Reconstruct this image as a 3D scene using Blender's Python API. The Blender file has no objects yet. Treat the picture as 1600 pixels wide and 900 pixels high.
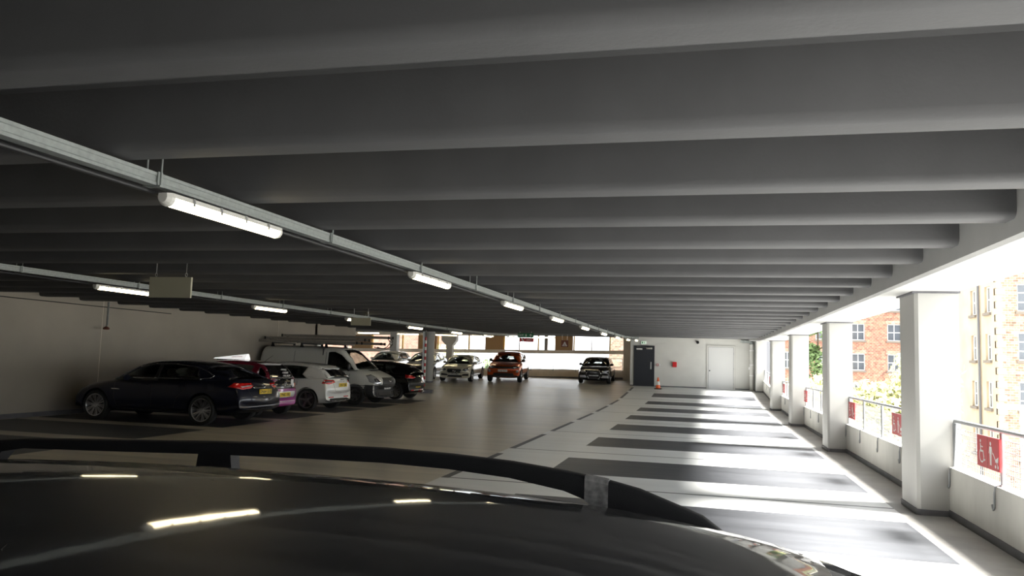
import bpy, bmesh, math, random
from mathutils import Vector, Matrix
from mathutils.bvhtree import BVHTree
random.seed(7)
S = bpy.context.scene
COL = S.collection
PI = math.pi

# ------------------------------------------------------------------ camera
H_EYE = 1.75
YAW, PITCH, ROLL = 0.2435, 0.0905, 0.0314
Fw = Vector((-math.sin(YAW)*math.cos(PITCH), math.cos(YAW)*math.cos(PITCH), math.sin(PITCH)))
Rt = Vector((math.cos(YAW), math.sin(YAW), 0)); Up = Rt.cross(Fw)
R2 = Rt*math.cos(ROLL)+Up*math.sin(ROLL); U2 = Up*math.cos(ROLL)-Rt*math.sin(ROLL)
cd = bpy.data.cameras.new('camera'); cam = bpy.data.objects.new('camera', cd); COL.objects.link(cam)
M = Matrix((R2, U2, -Fw)).transposed().to_4x4(); M.translation = Vector((0, 0, H_EYE))
cam.matrix_world = M
cd.sensor_width = 36; cd.lens = 36*1219.8/1600; cd.clip_start = .05; cd.clip_end = 900
S.camera = cam

# ------------------------------------------------------------------ light
S.view_settings.view_transform = 'Standard'; S.view_settings.look = 'None'
S.view_settings.gamma = 1; S.view_settings.use_curve_mapping = False
S.view_settings.exposure = 0.0
SKY = 4.6
SUN = 60.0
LAMP = 14.0
W = bpy.data.worlds.new('sky'); S.world = W; W.use_nodes = True
bg = W.node_tree.nodes['Background']; bg.inputs[0].default_value = (.93, .97, 1, 1); bg.inputs[1].default_value = SKY
sl = bpy.data.lights.new('hazy_sun', 'SUN'); sl.energy = SUN; sl.angle = math.radians(15); sl.color = (1, .97, .92)
so = bpy.data.objects.new('hazy_sun', sl); COL.objects.link(so)
so.rotation_euler = Vector((-1, -.02, -1.04)).to_track_quat('-Z', 'Y').to_euler()
cy = S.cycles
cy.max_bounces = 9; cy.diffuse_bounces = 5; cy.glossy_bounces = 4; cy.transmission_bounces = 6; cy.transparent_max_bounces = 10
cy.use_denoising = True
cy.sample_clamp_indirect = 8
try: cy.denoiser = 'OPENIMAGEDENOISE'
except Exception: pass

# ------------------------------------------------------------------ materials
MT = {}
def mat(name, col, rough=.6, metal=0, var=0, vscale=3, coat=0, spec=.5, bump=0, bscale=60, emit=0, stretch=None):
    if name in MT: return MT[name]
    m = bpy.data.materials.new(name); m.use_nodes = True; nt = m.node_tree; b = nt.nodes['Principled BSDF']
    b.inputs['Base Color'].default_value = (*col, 1); b.inputs['Roughness'].default_value = rough
    b.inputs['Metallic'].default_value = metal; b.inputs['Coat Weight'].default_value = coat
    b.inputs['Coat Roughness'].default_value = .04
    b.inputs['Specular IOR Level'].default_value = spec
    if emit:
        b.inputs['Emission Color'].default_value = (*col, 1); b.inputs['Emission Strength'].default_value = emit
    if var or bump:
        tc = nt.nodes.new('ShaderNodeTexCoord'); mp = nt.nodes.new('ShaderNodeMapping')
        nt.links.new(tc.outputs['Object'], mp.inputs[0])
        if stretch: mp.inputs['Scale'].default_value = stretch
    if var:
        n = nt.nodes.new('ShaderNodeTexNoise'); n.inputs['Scale'].default_value = vscale; n.inputs['Detail'].default_value = 7
        r = nt.nodes.new('ShaderNodeValToRGB'); r.color_ramp.elements[0].position = .3; r.color_ramp.elements[1].position = .7
        r.color_ramp.elements[0].color = (*[c*(1-var) for c in col], 1); r.color_ramp.elements[1].color = (*[min(1, c*(1+var)) for c in col], 1)
        nt.links.new(mp.outputs[0], n.inputs[0]); nt.links.new(n.outputs[0], r.inputs[0]); nt.links.new(r.outputs[0], b.inputs['Base Color'])
    if bump:
        n2 = nt.nodes.new('ShaderNodeTexNoise'); n2.inputs['Scale'].default_value = bscale; n2.inputs['Detail'].default_value = 4
        bp = nt.nodes.new('ShaderNodeBump'); bp.inputs['Strength'].default_value = bump; bp.inputs['Distance'].default_value = .02
        nt.links.new(mp.outputs[0], n2.inputs[0]); nt.links.new(n2.outputs[0], bp.inputs['Height']); nt.links.new(bp.outputs[0], b.inputs['Normal'])
    MT[name] = m
    return m
def glassmat(name, tint, gl=.25):
    m = bpy.data.materials.new(name); m.use_nodes = True; nt = m.node_tree
    for n in list(nt.nodes): nt.nodes.remove(n)
    o = nt.nodes.new('ShaderNodeOutputMaterial'); t = nt.nodes.new('ShaderNodeBsdfTransparent'); g = nt.nodes.new('ShaderNodeBsdfGlossy')
    f = nt.nodes.new('ShaderNodeFresnel'); f.inputs[0].default_value = 1.45; x = nt.nodes.new('ShaderNodeMixShader')
    t.inputs[0].default_value = (*tint, 1); g.inputs[0].default_value = (.9, .9, .9, 1); g.inputs['Roughness'].default_value = .02
    nt.links.new(f.outputs[0], x.inputs[0]); nt.links.new(t.outputs[0], x.inputs[1]); nt.links.new(g.outputs[0], x.inputs[2]); nt.links.new(x.outputs[0], o.inputs[0])
    MT[name] = m
    return m
def brickmat(name, c1, c2, mortar, sc):
    m = bpy.data.materials.new(name); m.use_nodes = True; nt = m.node_tree; b = nt.nodes['Principled BSDF']; b.inputs['Roughness'].default_value = .9
    tc = nt.nodes.new('ShaderNodeTexCoord'); sp = nt.nodes.new('ShaderNodeSeparateXYZ'); cb = nt.nodes.new('ShaderNodeCombineXYZ'); ad = nt.nodes.new('ShaderNodeMath')
    nt.links.new(tc.outputs['Object'], sp.inputs[0]); nt.links.new(sp.outputs[0], ad.inputs[0]); nt.links.new(sp.outputs[1], ad.inputs[1])
    nt.links.new(ad.outputs[0], cb.inputs[0]); nt.links.new(sp.outputs[2], cb.inputs[1])
    br = nt.nodes.new('ShaderNodeTexBrick'); br.inputs['Scale'].default_value = sc*.42
    br.inputs['Color1'].default_value = (*c1, 1); br.inputs['Color2'].default_value = (*c2, 1); br.inputs['Mortar'].default_value = (*mortar, 1)
    br.inputs['Mortar Size'].default_value = .016; br.inputs['Bias'].default_value = -.1
    nt.links.new(cb.outputs[0], br.inputs[0])
    n = nt.nodes.new('ShaderNodeTexNoise'); n.inputs['Scale'].default_value = 3.2; n.inputs['Detail'].default_value = 9
    nt.links.new(tc.outputs['Object'], n.inputs[0])
    mx = nt.nodes.new('ShaderNodeMix'); mx.data_type = 'RGBA'; mx.blend_type = 'OVERLAY'; mx.inputs[0].default_value = .75
    nt.links.new(br.outputs[0], mx.inputs[6]); nt.links.new(n.outputs[0], mx.inputs[7]); nt.links.new(mx.outputs[2], b.inputs['Base Color'])
    MT[name] = m
    return m

def floormat(name, col, var, rough, streak=True):
    m = bpy.data.materials.new(name); m.use_nodes = True; nt = m.node_tree; b = nt.nodes['Principled BSDF']
    tc = nt.nodes.new('ShaderNodeTexCoord'); mp = nt.nodes.new('ShaderNodeMapping'); mp.inputs['Scale'].default_value = (.22, 2.0, 1) if streak else (1, 1, 1)
    nt.links.new(tc.outputs['Object'], mp.inputs[0])
    n = nt.nodes.new('ShaderNodeTexNoise'); n.inputs['Scale'].default_value = 1.3; n.inputs['Detail'].default_value = 9; n.inputs['Roughness'].default_value = .6
    nt.links.new(mp.outputs[0], n.inputs[0])
    r = nt.nodes.new('ShaderNodeValToRGB'); r.color_ramp.elements[0].position = .3; r.color_ramp.elements[1].position = .72
    r.color_ramp.elements[0].color = (*[c*(1-var) for c in col], 1); r.color_ramp.elements[1].color = (*[c*(1+var) for c in col], 1)
    nt.links.new(n.outputs[0], r.inputs[0]); nt.links.new(r.outputs[0], b.inputs['Base Color'])
    mr = nt.nodes.new('ShaderNodeMapRange'); mr.inputs['To Min'].default_value = rough-.1; mr.inputs['To Max'].default_value = rough+.12
    nt.links.new(n.outputs[0], mr.inputs[0]); nt.links.new(mr.outputs[0], b.inputs['Roughness'])
    n2 = nt.nodes.new('ShaderNodeTexNoise'); n2.inputs['Scale'].default_value = 90; n2.inputs['Detail'].default_value = 3
    nt.links.new(tc.outputs['Object'], n2.inputs[0])
    bp = nt.nodes.new('ShaderNodeBump'); bp.inputs['Strength'].default_value = .12; bp.inputs['Distance'].default_value = .004
    if streak:
        m3 = nt.nodes.new('ShaderNodeMapping'); m3.inputs['Scale'].default_value = (.5, 5, 1); n3 = nt.nodes.new('ShaderNodeTexNoise'); n3.inputs['Scale'].default_value = 1.2; n3.inputs['Detail'].default_value = 6
        b3 = nt.nodes.new('ShaderNodeBump'); b3.inputs['Strength'].default_value = .35; b3.inputs['Distance'].default_value = .012
        nt.links.new(tc.outputs['Object'], m3.inputs[0]); nt.links.new(m3.outputs[0], n3.inputs[0]); nt.links.new(n3.outputs[0], b3.inputs['Height']); nt.links.new(b3.outputs[0], bp.inputs['Normal'])
    nt.links.new(n2.outputs[0], bp.inputs['Height']); nt.links.new(bp.outputs[0], b.inputs['Normal'])
    MT[name] = m
    return m

floormat('aisle_paint', (.44, .40, .33), .30, .36)
floormat('bay_paint', (.62, .63, .62), .10, .42)
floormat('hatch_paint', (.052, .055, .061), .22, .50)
floormat('dash_paint', (.05, .05, .055), .2, .5)
floormat('edge_concrete', (.30, .29, .27), .25, .6, False)
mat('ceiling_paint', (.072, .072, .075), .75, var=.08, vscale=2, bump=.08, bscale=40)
mat('beam_paint', (.42, .42, .41), .7, var=.05, vscale=2)
mat('white_paint', (.64, .635, .60), .6, var=.04, vscale=1.5, bump=.04)
mat('left_wall_paint', (.34, .305, .255), .7, var=.07, vscale=.8, bump=.04)
mat('column_paint', (.40, .395, .375), .5, var=.03, vscale=1.5)
mat('parapet_paint', (.56, .55, .51), .7, var=.10, vscale=2.5, stretch=(1, 1, .4))
mat('plinth_paint', (.12, .12, .13), .6, var=.2)
mat('white_door_paint', (.68, .68, .67), .45)
mat('dark_door_paint', (.022, .026, .036), .45)
mat('steel', (.62, .62, .62), .3, 1)
mat('galvanised', (.26, .28, .27), .5, .4, var=.12, vscale=25)
mat('rail_steel', (.33, .34, .35), .45, .6)
mat('mesh_wire', (.30, .30, .30), .5, .3)
mat('black_plastic', (.012, .012, .013), .5)
mat('rubber', (.014, .014, .014), .8)
mat('alloy', (.55, .55, .56), .28, 1)
mat('dark_alloy', (.20, .20, .21), .35, 1)
mat('chrome', (.8, .8, .8), .08, 1)
mat('tube_glow', (1, .84, .52), .4, emit=LAMP)
mat('lamp_housing', (.55, .54, .50), .5)
mat('white_plastic', (.8, .8, .8), .4)
mat('sign_back', (.36, .34, .25), .5)
mat('sign_green', (.02, .16, .07), .5)
mat('sign_red', (.50, .03, .035), .5)
mat('sign_brown', (.17, .055, .035), .5)
mat('sign_white', (.8, .78, .76), .5)
mat('exit_lit', (.75, .95, .75), .4, emit=.35)
mat('red_plastic', (.62, .015, .02), .35)
mat('cone_orange', (.80, .13, .03), .5)
mat('post_red', (.45, .015, .02), .5)
mat('post_white', (.75, .74, .70), .5)
mat('panel_brown', (.45, .27, .12), .6)
mat('frame_yellow', (.72, .42, .03), .5)
mat('facade_paint', (.82, .74, .63), .7, var=.06)
mat('aluminium', (.42, .40, .38), .4, .7, var=.1)
mat('seat_cloth', (.05, .05, .055), .9)
mat('seat_tan', (.30, .26, .21), .8)
mat('red_lens', (.55, .012, .012), .12, coat=1)
mat('clear_lens', (.55, .56, .58), .1, .4, coat=1)
mat('dark_lens', (.05, .05, .055), .1, coat=1)
mat('plate_yellow', (.80, .55, .02), .45)
mat('plate_white', (.75, .75, .73), .45)
mat('plate_black', (.01, .01, .01), .5)
mat('leaf_pale', (.62, .62, .36), .7)
mat('leaf_green', (.13, .20, .07), .7)
mat('bark', (.14, .10, .07), .9)
mat('render_pale', (.42, .33, .23), .9, var=.12, vscale=.7)
mat('stone', (.16, .135, .11), .9)
mat('pane', (.09, .10, .115), .12, coat=.5)
mat('sash_white', (.75, .75, .73), .5)
mat('street', (.30, .30, .29), .9, var=.1, vscale=.1)
mat('slate', (.12, .12, .13), .8)
glassmat('glass_dark', (.30, .32, .32)); glassmat('glass_mid', (.55, .60, .58)); glassmat('glass_black', (.06, .06, .065))
brickmat('brick_orange', (.37, .155, .095), (.17, .07, .05), (.38, .29, .23), 4.2)
brickmat('brick_brown', (.38, .25, .17), (.16, .105, .075), (.46, .39, .31), 4.2)
brickmat('brick_pink', (.32, .17, .12), (.27, .13, .095), (.32, .25, .2), 4.2)

def paint(name, col, rough=.3, metal=0, coat=1):
    return mat(name, col, rough, metal, coat=coat)

# ------------------------------------------------------------------ helpers
def link(name, me, parent=None, m=None, smooth=False):
    o = bpy.data.objects.new(name, me); COL.objects.link(o)
    if m is not None:
        for k in (m if isinstance(m, (list, tuple)) else [m]): me.materials.append(MT[k])
    if smooth:
        for p in me.polygons: p.use_smooth = True
    if parent is not None: o.parent = parent
    return o
def obj(name, bm, m, parent=None, smooth=False, auto=None):
    me = bpy.data.meshes.new(name)
    bmesh.ops.recalc_face_normals(bm, faces=bm.faces)
    bm.to_mesh(me); bm.free()
    o = link(name, me, parent, m, smooth)
    if auto is not None:
        for p in me.polygons: p.use_smooth = True
        try: me.set_sharp_from_angle(angle=math.radians(auto))
        except Exception: pass
    return o
def tag(o, label=None, cat=None, group=None, kind=None):
    if label: o['label'] = label
    if cat: o['category'] = cat
    if group: o['group'] = group
    if kind: o['kind'] = kind
    return o
def struct(o): o['kind'] = 'structure'; return o
def empty(name, loc, rz=0, pitch=0):
    o = bpy.data.objects.new(name, None); COL.objects.link(o); o.location = loc; o.rotation_euler = (0, pitch, rz)
    o.empty_display_size = .2
    return o
def B(): return bmesh.new()
def box(bm, lo, hi, bev=0, mi=0, mtx=None):
    vs = [bm.verts.new((x, y, z)) for x in (lo[0], hi[0]) for y in (lo[1], hi[1]) for z in (lo[2], hi[2])]
    idx = [(0, 1, 3, 2), (4, 6, 7, 5), (0, 4, 5, 1), (2, 3, 7, 6), (0, 2, 6, 4), (1, 5, 7, 3)]
    fs = [bm.faces.new([vs[i] for i in f]) for f in idx]
    for f in fs: f.material_index = mi
    if bev:
        es = list({e for f in fs for e in f.edges})
        r = bmesh.ops.bevel(bm, geom=es, offset=bev, segments=2, profile=.5, affect='EDGES')
        vs = list({v for f in r['faces'] for v in f.verts} | {v for v in vs if v.is_valid})
        for f in r['faces']: f.material_index = mi
    if mtx is not None:
        bmesh.ops.transform(bm, matrix=mtx, verts=[v for v in vs if v.is_valid])
    return vs
def bxc(bm, c, s, bev=0, mi=0, mtx=None):
    return box(bm, [c[i]-s[i]/2 for i in range(3)], [c[i]+s[i]/2 for i in range(3)], bev, mi, mtx)
def tube(bm, pts, r, seg=8, mi=0, closed=False):
    pts = [Vector(p) for p in pts]; n = len(pts); rings = []
    for i, p in enumerate(pts):
        a = pts[(i-1) % n] if (i > 0 or closed) else p; b = pts[(i+1) % n] if (i < n-1 or closed) else p
        d = (b-a).normalized(); u = d.cross(Vector((0, 0, 1)))
        if u.length < .05: u = d.cross(Vector((1, 0, 0)))
        u.normalize(); v = d.cross(u)
        rr = r[i] if isinstance(r, (list, tuple)) else r
        rings.append([bm.verts.new(p+(u*math.cos(2*PI*k/seg)+v*math.sin(2*PI*k/seg))*rr) for k in range(seg)])
    for i in range(n if closed else n-1):
        A, C = rings[i], rings[(i+1) % n]
        for k in range(seg):
            f = bm.faces.new((A[k], A[(k+1) % seg], C[(k+1) % seg], C[k])); f.material_index = mi
    if not closed:
        for rg in (rings[0], rings[-1]):
            f = bm.faces.new(rg); f.material_index = mi
def lathe(bm, prof, seg=24, axis='Z', c=(0, 0, 0), mi=0):
    rings = []
    for r, h in prof:
        ring = []
        for k in range(seg):
            a = 2*PI*k/seg; p = (r*math.cos(a), r*math.sin(a), h)
            if axis == 'Y': p = (p[0], p[2], p[1])
            if axis == 'X': p = (p[2], p[0], p[1])
            ring.append(bm.verts.new((p[0]+c[0], p[1]+c[1], p[2]+c[2])))
        rings.append(ring)
    for i in range(len(rings)-1):
        for k in range(seg):
            f = bm.faces.new((rings[i][k], rings[i][(k+1) % seg], rings[i+1][(k+1) % seg], rings[i+1][k])); f.material_index = mi
    for rg in (rings[0], rings[-1]):
        f = bm.faces.new(rg); f.material_index = mi
def prism(bm, poly, d0, d1, plane='XZ', mi=0):
    def P(a, b, d):
        return {'XZ': (a, d, b), 'YZ': (d, a, b), 'XY': (a, b, d)}[plane]
    A = [bm.verts.new(P(a, b, d0)) for a, b in poly]; C = [bm.verts.new(P(a, b, d1)) for a, b in poly]
    n = len(poly)
    fs = [bm.faces.new(A), bm.faces.new(C[::-1])]
    for i in range(n): fs.append(bm.faces.new((A[i], C[i], C[(i+1) % n], A[(i+1) % n])))
    for f in fs: f.material_index = mi
def baked(o, mods):
    """evaluate modifiers into a new mesh"""
    bpy.context.view_layer.update()
    dg = bpy.context.evaluated_depsgraph_get()
    me = bpy.data.meshes.new_from_object(o.evaluated_get(dg))
    return me
def text_bm(txt, size, M, mi=0, bm=None, depth=.002, bold=0):
    cu = bpy.data.curves.new('txt', 'FONT'); cu.body = txt; cu.size = size; cu.align_x = 'CENTER'; cu.align_y = 'CENTER'; cu.extrude = depth; cu.offset = bold; cu.resolution_u = 3
    o = bpy.data.objects.new('txt', cu); COL.objects.link(o)
    bpy.context.view_layer.update()
    me = bpy.data.meshes.new_from_object(o.evaluated_get(bpy.context.evaluated_depsgraph_get()))
    bpy.data.objects.remove(o); bpy.data.curves.remove(cu)
    me.transform(M)
    bm = bm or B()
    bm.from_mesh(me); bpy.data.meshes.remove(me)
    return bm
def frame_mtx(o, x, y):
    """matrix with local x,y axes given (text plane)"""
    x = Vector(x).normalized(); y = Vector(y).normalized(); z = x.cross(y)
    m = Matrix((x, y, z)).transposed().to_4x4(); m.translation = Vector(o)
    return m
def copy_tree(o, parent=None):
    c = o.copy(); COL.objects.link(c)
    if parent is not None: c.parent = parent
    for ch in list(o.children): copy_tree(ch, c)
    return c
def interp(x, tab):
    if x <= tab[0][0]: return tab[0][1]
    for (a, va), (b, vb) in zip(tab, tab[1:]):
        if x <= b: return va+(vb-va)*(x-a)/(b-a)
    return tab[-1][1]
FL = [(-30, 0), (27, 0), (32, .05), (35, .10), (38, .24), (42, .45), (46, .62), (52, .75), (60, .75)]
def zf(y): return interp(y, FL)
def zc(y): return .5*zf(y)
RIB_Z, SLAB_Z, BEAM_Z = 2.911, 3.29, 2.757
XL, XR = -15.73, 2.92
FAR_Y = 43.3
BACK_Y = 48.2

# ------------------------------------------------------------------ floor with its painted bays
def build_floor():
    bay0, pitch = 6.93, 4.13
    xs = [-34, -15.6, -10.55, -3.72, -3.60, -2.38, 2.3, 2.36, XR+.3]
    ys = {-17.5, 27, 32, 35, 38, 42, 46, 50.0, FAR_Y}
    hat, lines, dash, left = [], [], [], []
    for k in range(-5, 9):
        b = bay0+pitch*k
        hat.append((b+1.2, b+3.2)); lines.append((b-.03, b+.03)); dash.append((b-.05, b+3.2))
    for k in range(-11, 6):
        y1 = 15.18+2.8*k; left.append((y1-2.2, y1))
    for L in (hat, lines, dash, left):
        for a, b in L:
            if b < 42.5: ys.update((round(a, 3), round(b, 3)))
    ys = sorted(ys)
    bm = B(); V = {}
    def v(i, j):
        if (i, j) not in V: V[i, j] = bm.verts.new((xs[i], ys[j], zf(ys[j])))
        return V[i, j]
    ins = lambda y, L: any(a-1e-4 <= y <= b+1e-4 for a, b in L)
    for j in range(len(ys)-1):
        y = (ys[j]+ys[j+1])/2
        for i in range(len(xs)-1):
            x = (xs[i]+xs[i+1])/2
            mi = 0
            if x > -3.72:
                mi = 1
                if x > 2.36: mi = 4
                elif y < 42.2:
                    if -3.72 < x < -3.6 and ins(y, dash): mi = 3
                    elif -2.38 < x < 2.3 and ins(y, hat): mi = 2
                    elif x > -3.6 and ins(y, lines): mi = 3
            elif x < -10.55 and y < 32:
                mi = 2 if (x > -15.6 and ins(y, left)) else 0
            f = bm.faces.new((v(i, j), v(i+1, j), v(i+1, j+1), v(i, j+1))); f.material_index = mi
    # thickness
    r = bmesh.ops.extrude_face_region(bm, geom=list(bm.faces))
    for e in r['geom']:
        if isinstance(e, bmesh.types.BMVert): e.co.z -= .3
    o = obj('floor', bm, ['aisle_paint', 'bay_paint', 'hatch_paint', 'dash_paint', 'edge_concrete'])
    struct(o)
build_floor()

# ------------------------------------------------------------------ ribbed ceiling
def build_ceiling():
    ys = [-17.5, 27, 32, 35, 38, 42, 46, 52]
    bm = B(); lo, hi = [], []
    for y in ys:
        lo.append([bm.verts.new((x, y, SLAB_Z+zc(y))) for x in (-34, 3.6)]); hi.append([bm.verts.new((x, y, SLAB_Z+zc(y)+.25)) for x in (-34, 3.6)])
    for j in range(len(ys)-1):
        bm.faces.new((lo[j][0], lo[j][1], lo[j+1][1], lo[j+1][0])); bm.faces.new((hi[j][0], hi[j+1][0], hi[j+1][1], hi[j][1]))
        for i in (0, 1): bm.faces.new((lo[j][i], lo[j+1][i], hi[j+1][i], hi[j][i]))
    bm.faces.new((lo[0][0], hi[0][0], hi[0][1], lo[0][1])); bm.faces.new((lo[-1][0], lo[-1][1], hi[-1][1], hi[-1][0]))
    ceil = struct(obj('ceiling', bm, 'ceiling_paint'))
    far = [2.825, 4.070, 5.430, 6.675, 8.022, 9.237, 10.629]
    y = far[0]; k = 0
    while y > -16:
        y -= (1.35, 1.24)[k % 2]; k += 1; far.insert(0, y)
    y = far[-1]; k = 0
    while y < 47:
        y += (1.26, 1.36)[k % 2]; k += 1; far.append(y)
    for y in far:
        z0 = RIB_Z+zc(y); z1 = SLAB_Z+zc(y)+.02
        x0, x1 = (XL+.0 if y < 33.5 else -33.5), 2.33
        if y > FAR_Y+.1: x1 = -3.95
        bm = B()
        # section: stem with sloped near face, rounded near bottom corner
        sec = [(y+.03, z1), (y, z0), (y-.17, z0), (y-.20, z0+.008), (y-.222, z0+.026), (y-.235, z0+.055), (y-.24, z1)]
        prism(bm, sec, x0, x1, 'YZ')
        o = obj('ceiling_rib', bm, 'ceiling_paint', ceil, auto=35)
build_ceiling()

# edge beam along the open side
bm = B()
ys = [-17.5, 27, 32, 35, 38, 42.9]
def beam_sec(y):
    z = BEAM_Z+zc(y)*1.4
    return [(2.242, z+.03), (2.272, z), (3.05, z), (3.05, z+.9), (2.242, z+.9)]
rings = [[bm.verts.new((a, y, b)) for a, b in beam_sec(y)] for y in ys]
for A, C in zip(rings, rings[1:]):
    for k in range(5): bm.faces.new((A[k], A[(k+1) % 5], C[(k+1) % 5], C[k]))
bm.faces.new(rings[0]); bm.faces.new(rings[-1])
struct(obj('trim_1', bm, 'beam_paint'))
# movement joint in the beam
# pillars of the open side
COLY = [10.72+7.2045*k for k in range(-3, 4)]+[41.9]
for y in COLY:
    z0 = zf(y); z1 = BEAM_Z+zc(y)*1.4
    bm = B()
    prism(bm, [(2.56, y+.03), (2.60, y), (3.06, y), (3.06, y+.80), (2.60, y+.80), (2.56, y+.77)], z0-.05, z1-.02, 'XY')
    c = struct(obj('pillar', bm, 'column_paint'))
    bm = B()
    prism(bm, [(2.545, y+.02), (2.59, y-.015), (3.07, y-.015), (3.07, y+.815), (2.59, y+.815), (2.545, y+.78)], z0-.02, z0+.07, 'XY')
    obj('plinth', bm, 'plinth_paint', c)
    bm = B(); box(bm, (2.53, y-.03, z1-.025), (3.075, y+.83, z1+.01)); obj('bearing_pad', bm, 'plinth_paint', c)

# parapet wall with its dark skirting
PT = .60
def strip_wall(name, xa, xb, za, zb, y0, y1, m):
    bm = B(); ys = [y for y in (27, 32, 35, 38) if y0 < y < y1]; ys = [y0]+ys+[y1]
    rg = [[bm.verts.new((x, y, zf(y)+z)) for x, z in ((xa, za), (xb, za), (xb, zb), (xa, zb))] for y in ys]
    for A, C in zip(rg, rg[1:]):
        for k in range(4): bm.faces.new((A[k], A[(k+1) % 4], C[(k+1) % 4], C[k]))
    bm.faces.new(rg[0]); bm.faces.new(rg[-1])
    return struct(obj(name, bm, m))
strip_wall('wall_right', XR, XR+.16, -.1, PT, -17.4, 42.7, 'parapet_paint')
strip_wall('baseboard_right', XR-.012, XR+.002, -.01, .085, -17.4, 42.7, 'plinth_paint')

bm = B(); box(bm, (XR+.02, -17.4, PT-.02), (XR+.2, -3.2, BEAM_Z+.1)); struct(obj('wall_right', bm, 'parapet_paint'))  # unseen wall added behind the camera to darken the near left ceiling
bm = B(); box(bm, (XR, 42.65, .3), (XR+.2, FAR_Y+.1, 3.3)); struct(obj('wall_corner', bm, 'white_paint'))  # hidden infill added behind the last pillar to keep sun off the far wall
# ------------------------------------------------------------------ left wall, far wall, doors
bm = B(); box(bm, (XL-.25, -17.5, -.1), (XL, 29.8, SLAB_Z+.2)); box(bm, (XL-.25, 29.8, 2.12), (XL, 33.5, SLAB_Z+.2))
struct(obj('wall_left', bm, 'left_wall_paint'))
bm = B()
for y in (8.0, 17.75, 26.7): box(bm, (XL-.01, y, 0), (XL+.004, y+.012, SLAB_Z))
struct(obj('trim_2', bm, 'facade_paint'))
bm = B(); box(bm, (XL-.01, -17.4, -.01), (XL+.012, 29.8, .11)); struct(obj('baseboard_left', bm, 'plinth_paint'))
bm = B(); box(bm, (XL-.3, -17.7, -.2), (XR+.6, -17.4, SLAB_Z+.3)); struct(obj('wall_near', bm, 'plinth_paint'))
bm = B(); box(bm, (-34.2, 29.8, -.2), (-33.9, 48.4, 1.1)); box(bm, (-34, 29.6, -.2), (XL, 29.8, SLAB_Z+.3)); struct(obj('wall_side', bm, 'left_wall_paint'))
zw = zf(FAR_Y)
bm = B(); box(bm, (-3.95, FAR_Y, zw-.15), (3.1, FAR_Y+.22, SLAB_Z+.35)); box(bm, (-3.95, FAR_Y+.2, zw-.15), (-3.75, BACK_Y, SLAB_Z+.4))
struct(obj('wall_back', bm, 'white_paint'))
bm = B(); box(bm, (-3.96, FAR_Y-.012, zw-.03), (-3.72, FAR_Y+.002, zw+.05)); box(bm, (-2.62, FAR_Y-.012, zw-.03), (.14, FAR_Y+.002, zw+.05)); box(bm, (1.58, FAR_Y-.012, zw-.03), (2.55, FAR_Y+.002, zw+.05))
struct(obj('baseboard_back', bm, 'plinth_paint'))

def door(name, xa, xb, ztop, m, fm, handle_side, dark):
    y = FAR_Y; z0 = zf(y)-.03
    bm = B(); box(bm, (xa+.07, y-.03, z0+.01), (xb-.07, y+.02, ztop-.07))
    d = struct(obj(name, bm, m))
    bm = B(); t = .08
    box(bm, (xa, y-.05, z0), (xa+t, y+.01, ztop)); box(bm, (xb-t, y-.05, z0), (xb, y+.01, ztop)); box(bm, (xa+t, y-.05, ztop-t), (xb-t, y+.01, ztop))
    obj('door_frame', bm, fm, d)
    if dark:
        bm = B(); tube(bm, [(xb-.19, y-.04, z0+.98), (xb-.19, y-.09, z0+1.0), (xb-.19, y-.09, z0+1.3), (xb-.19, y-.04, z0+1.32)], .022); box(bm, (xb-.225, y-.04, z0+.95), (xb-.155, y-.028, z0+1.35))
        obj('pull_handle', bm, 'steel', d)
        bm = B(); box(bm, (xb-.45, y-.11, ztop-.19), (xb-.13, y-.03, ztop-.10), .01); tube(bm, [(xb-.4, y-.1, ztop-.1), (xb-.75, y-.16, ztop-.07), (xb-.95, y-.06, ztop-.06)], .012); obj('door_closer', bm, 'steel', d)
        bm = B(); box(bm, (xa+.14, y-.045, ztop-.23), (xa+.46, y-.028, ztop-.15)); obj('sign_plate', bm, 'sign_white', d)
    else:
        bm = B(); g = .012
        for xa_, xb_ in ((xa+.075, xa+.075+g), (xb-.075-g, xb-.075)): box(bm, (xa_, y-.056, z0), (xb_, y-.029, ztop-.075))
        box(bm, (xa+.075, y-.056, ztop-.075-g), (xb-.075, y-.029, ztop-.075)); obj('door_gap', bm, 'plinth_paint', d)
        bm = B()
        for xa_, xb_ in ((xa-.012, xa), (xb, xb+.012)): box(bm, (xa_, y-.03, z0), (xb_, y+.01, ztop+.012))
        box(bm, (xa, y-.03, ztop), (xb, y+.01, ztop+.012)); obj('frame_shadow_bead', bm, 'aluminium', d)
        bm = B(); lathe(bm, [(.0, -.09), (.03, -.085), (.035, -.06), (.015, -.045), (.03, -.03), (.03, -.02)], 12, 'Y', (xa+.15, y, z0+.98)); obj('door_knob', bm, 'black_plastic', d)
        bm = B()
        for z in (.25, 1.05, 1.85): box(bm, (xb-.085, y-.055, z0+z), (xb-.07, y-.03, z0+z+.11))
        obj('hinge', bm, 'black_plastic', d)
    return d
door('door_1', -3.76, -2.64, 2.70, 'dark_door_paint', 'dark_door_paint', 1, True)
door('door_2', .12, 1.58, 2.80, 'white_door_paint', 'white_paint', 0, False)

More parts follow.
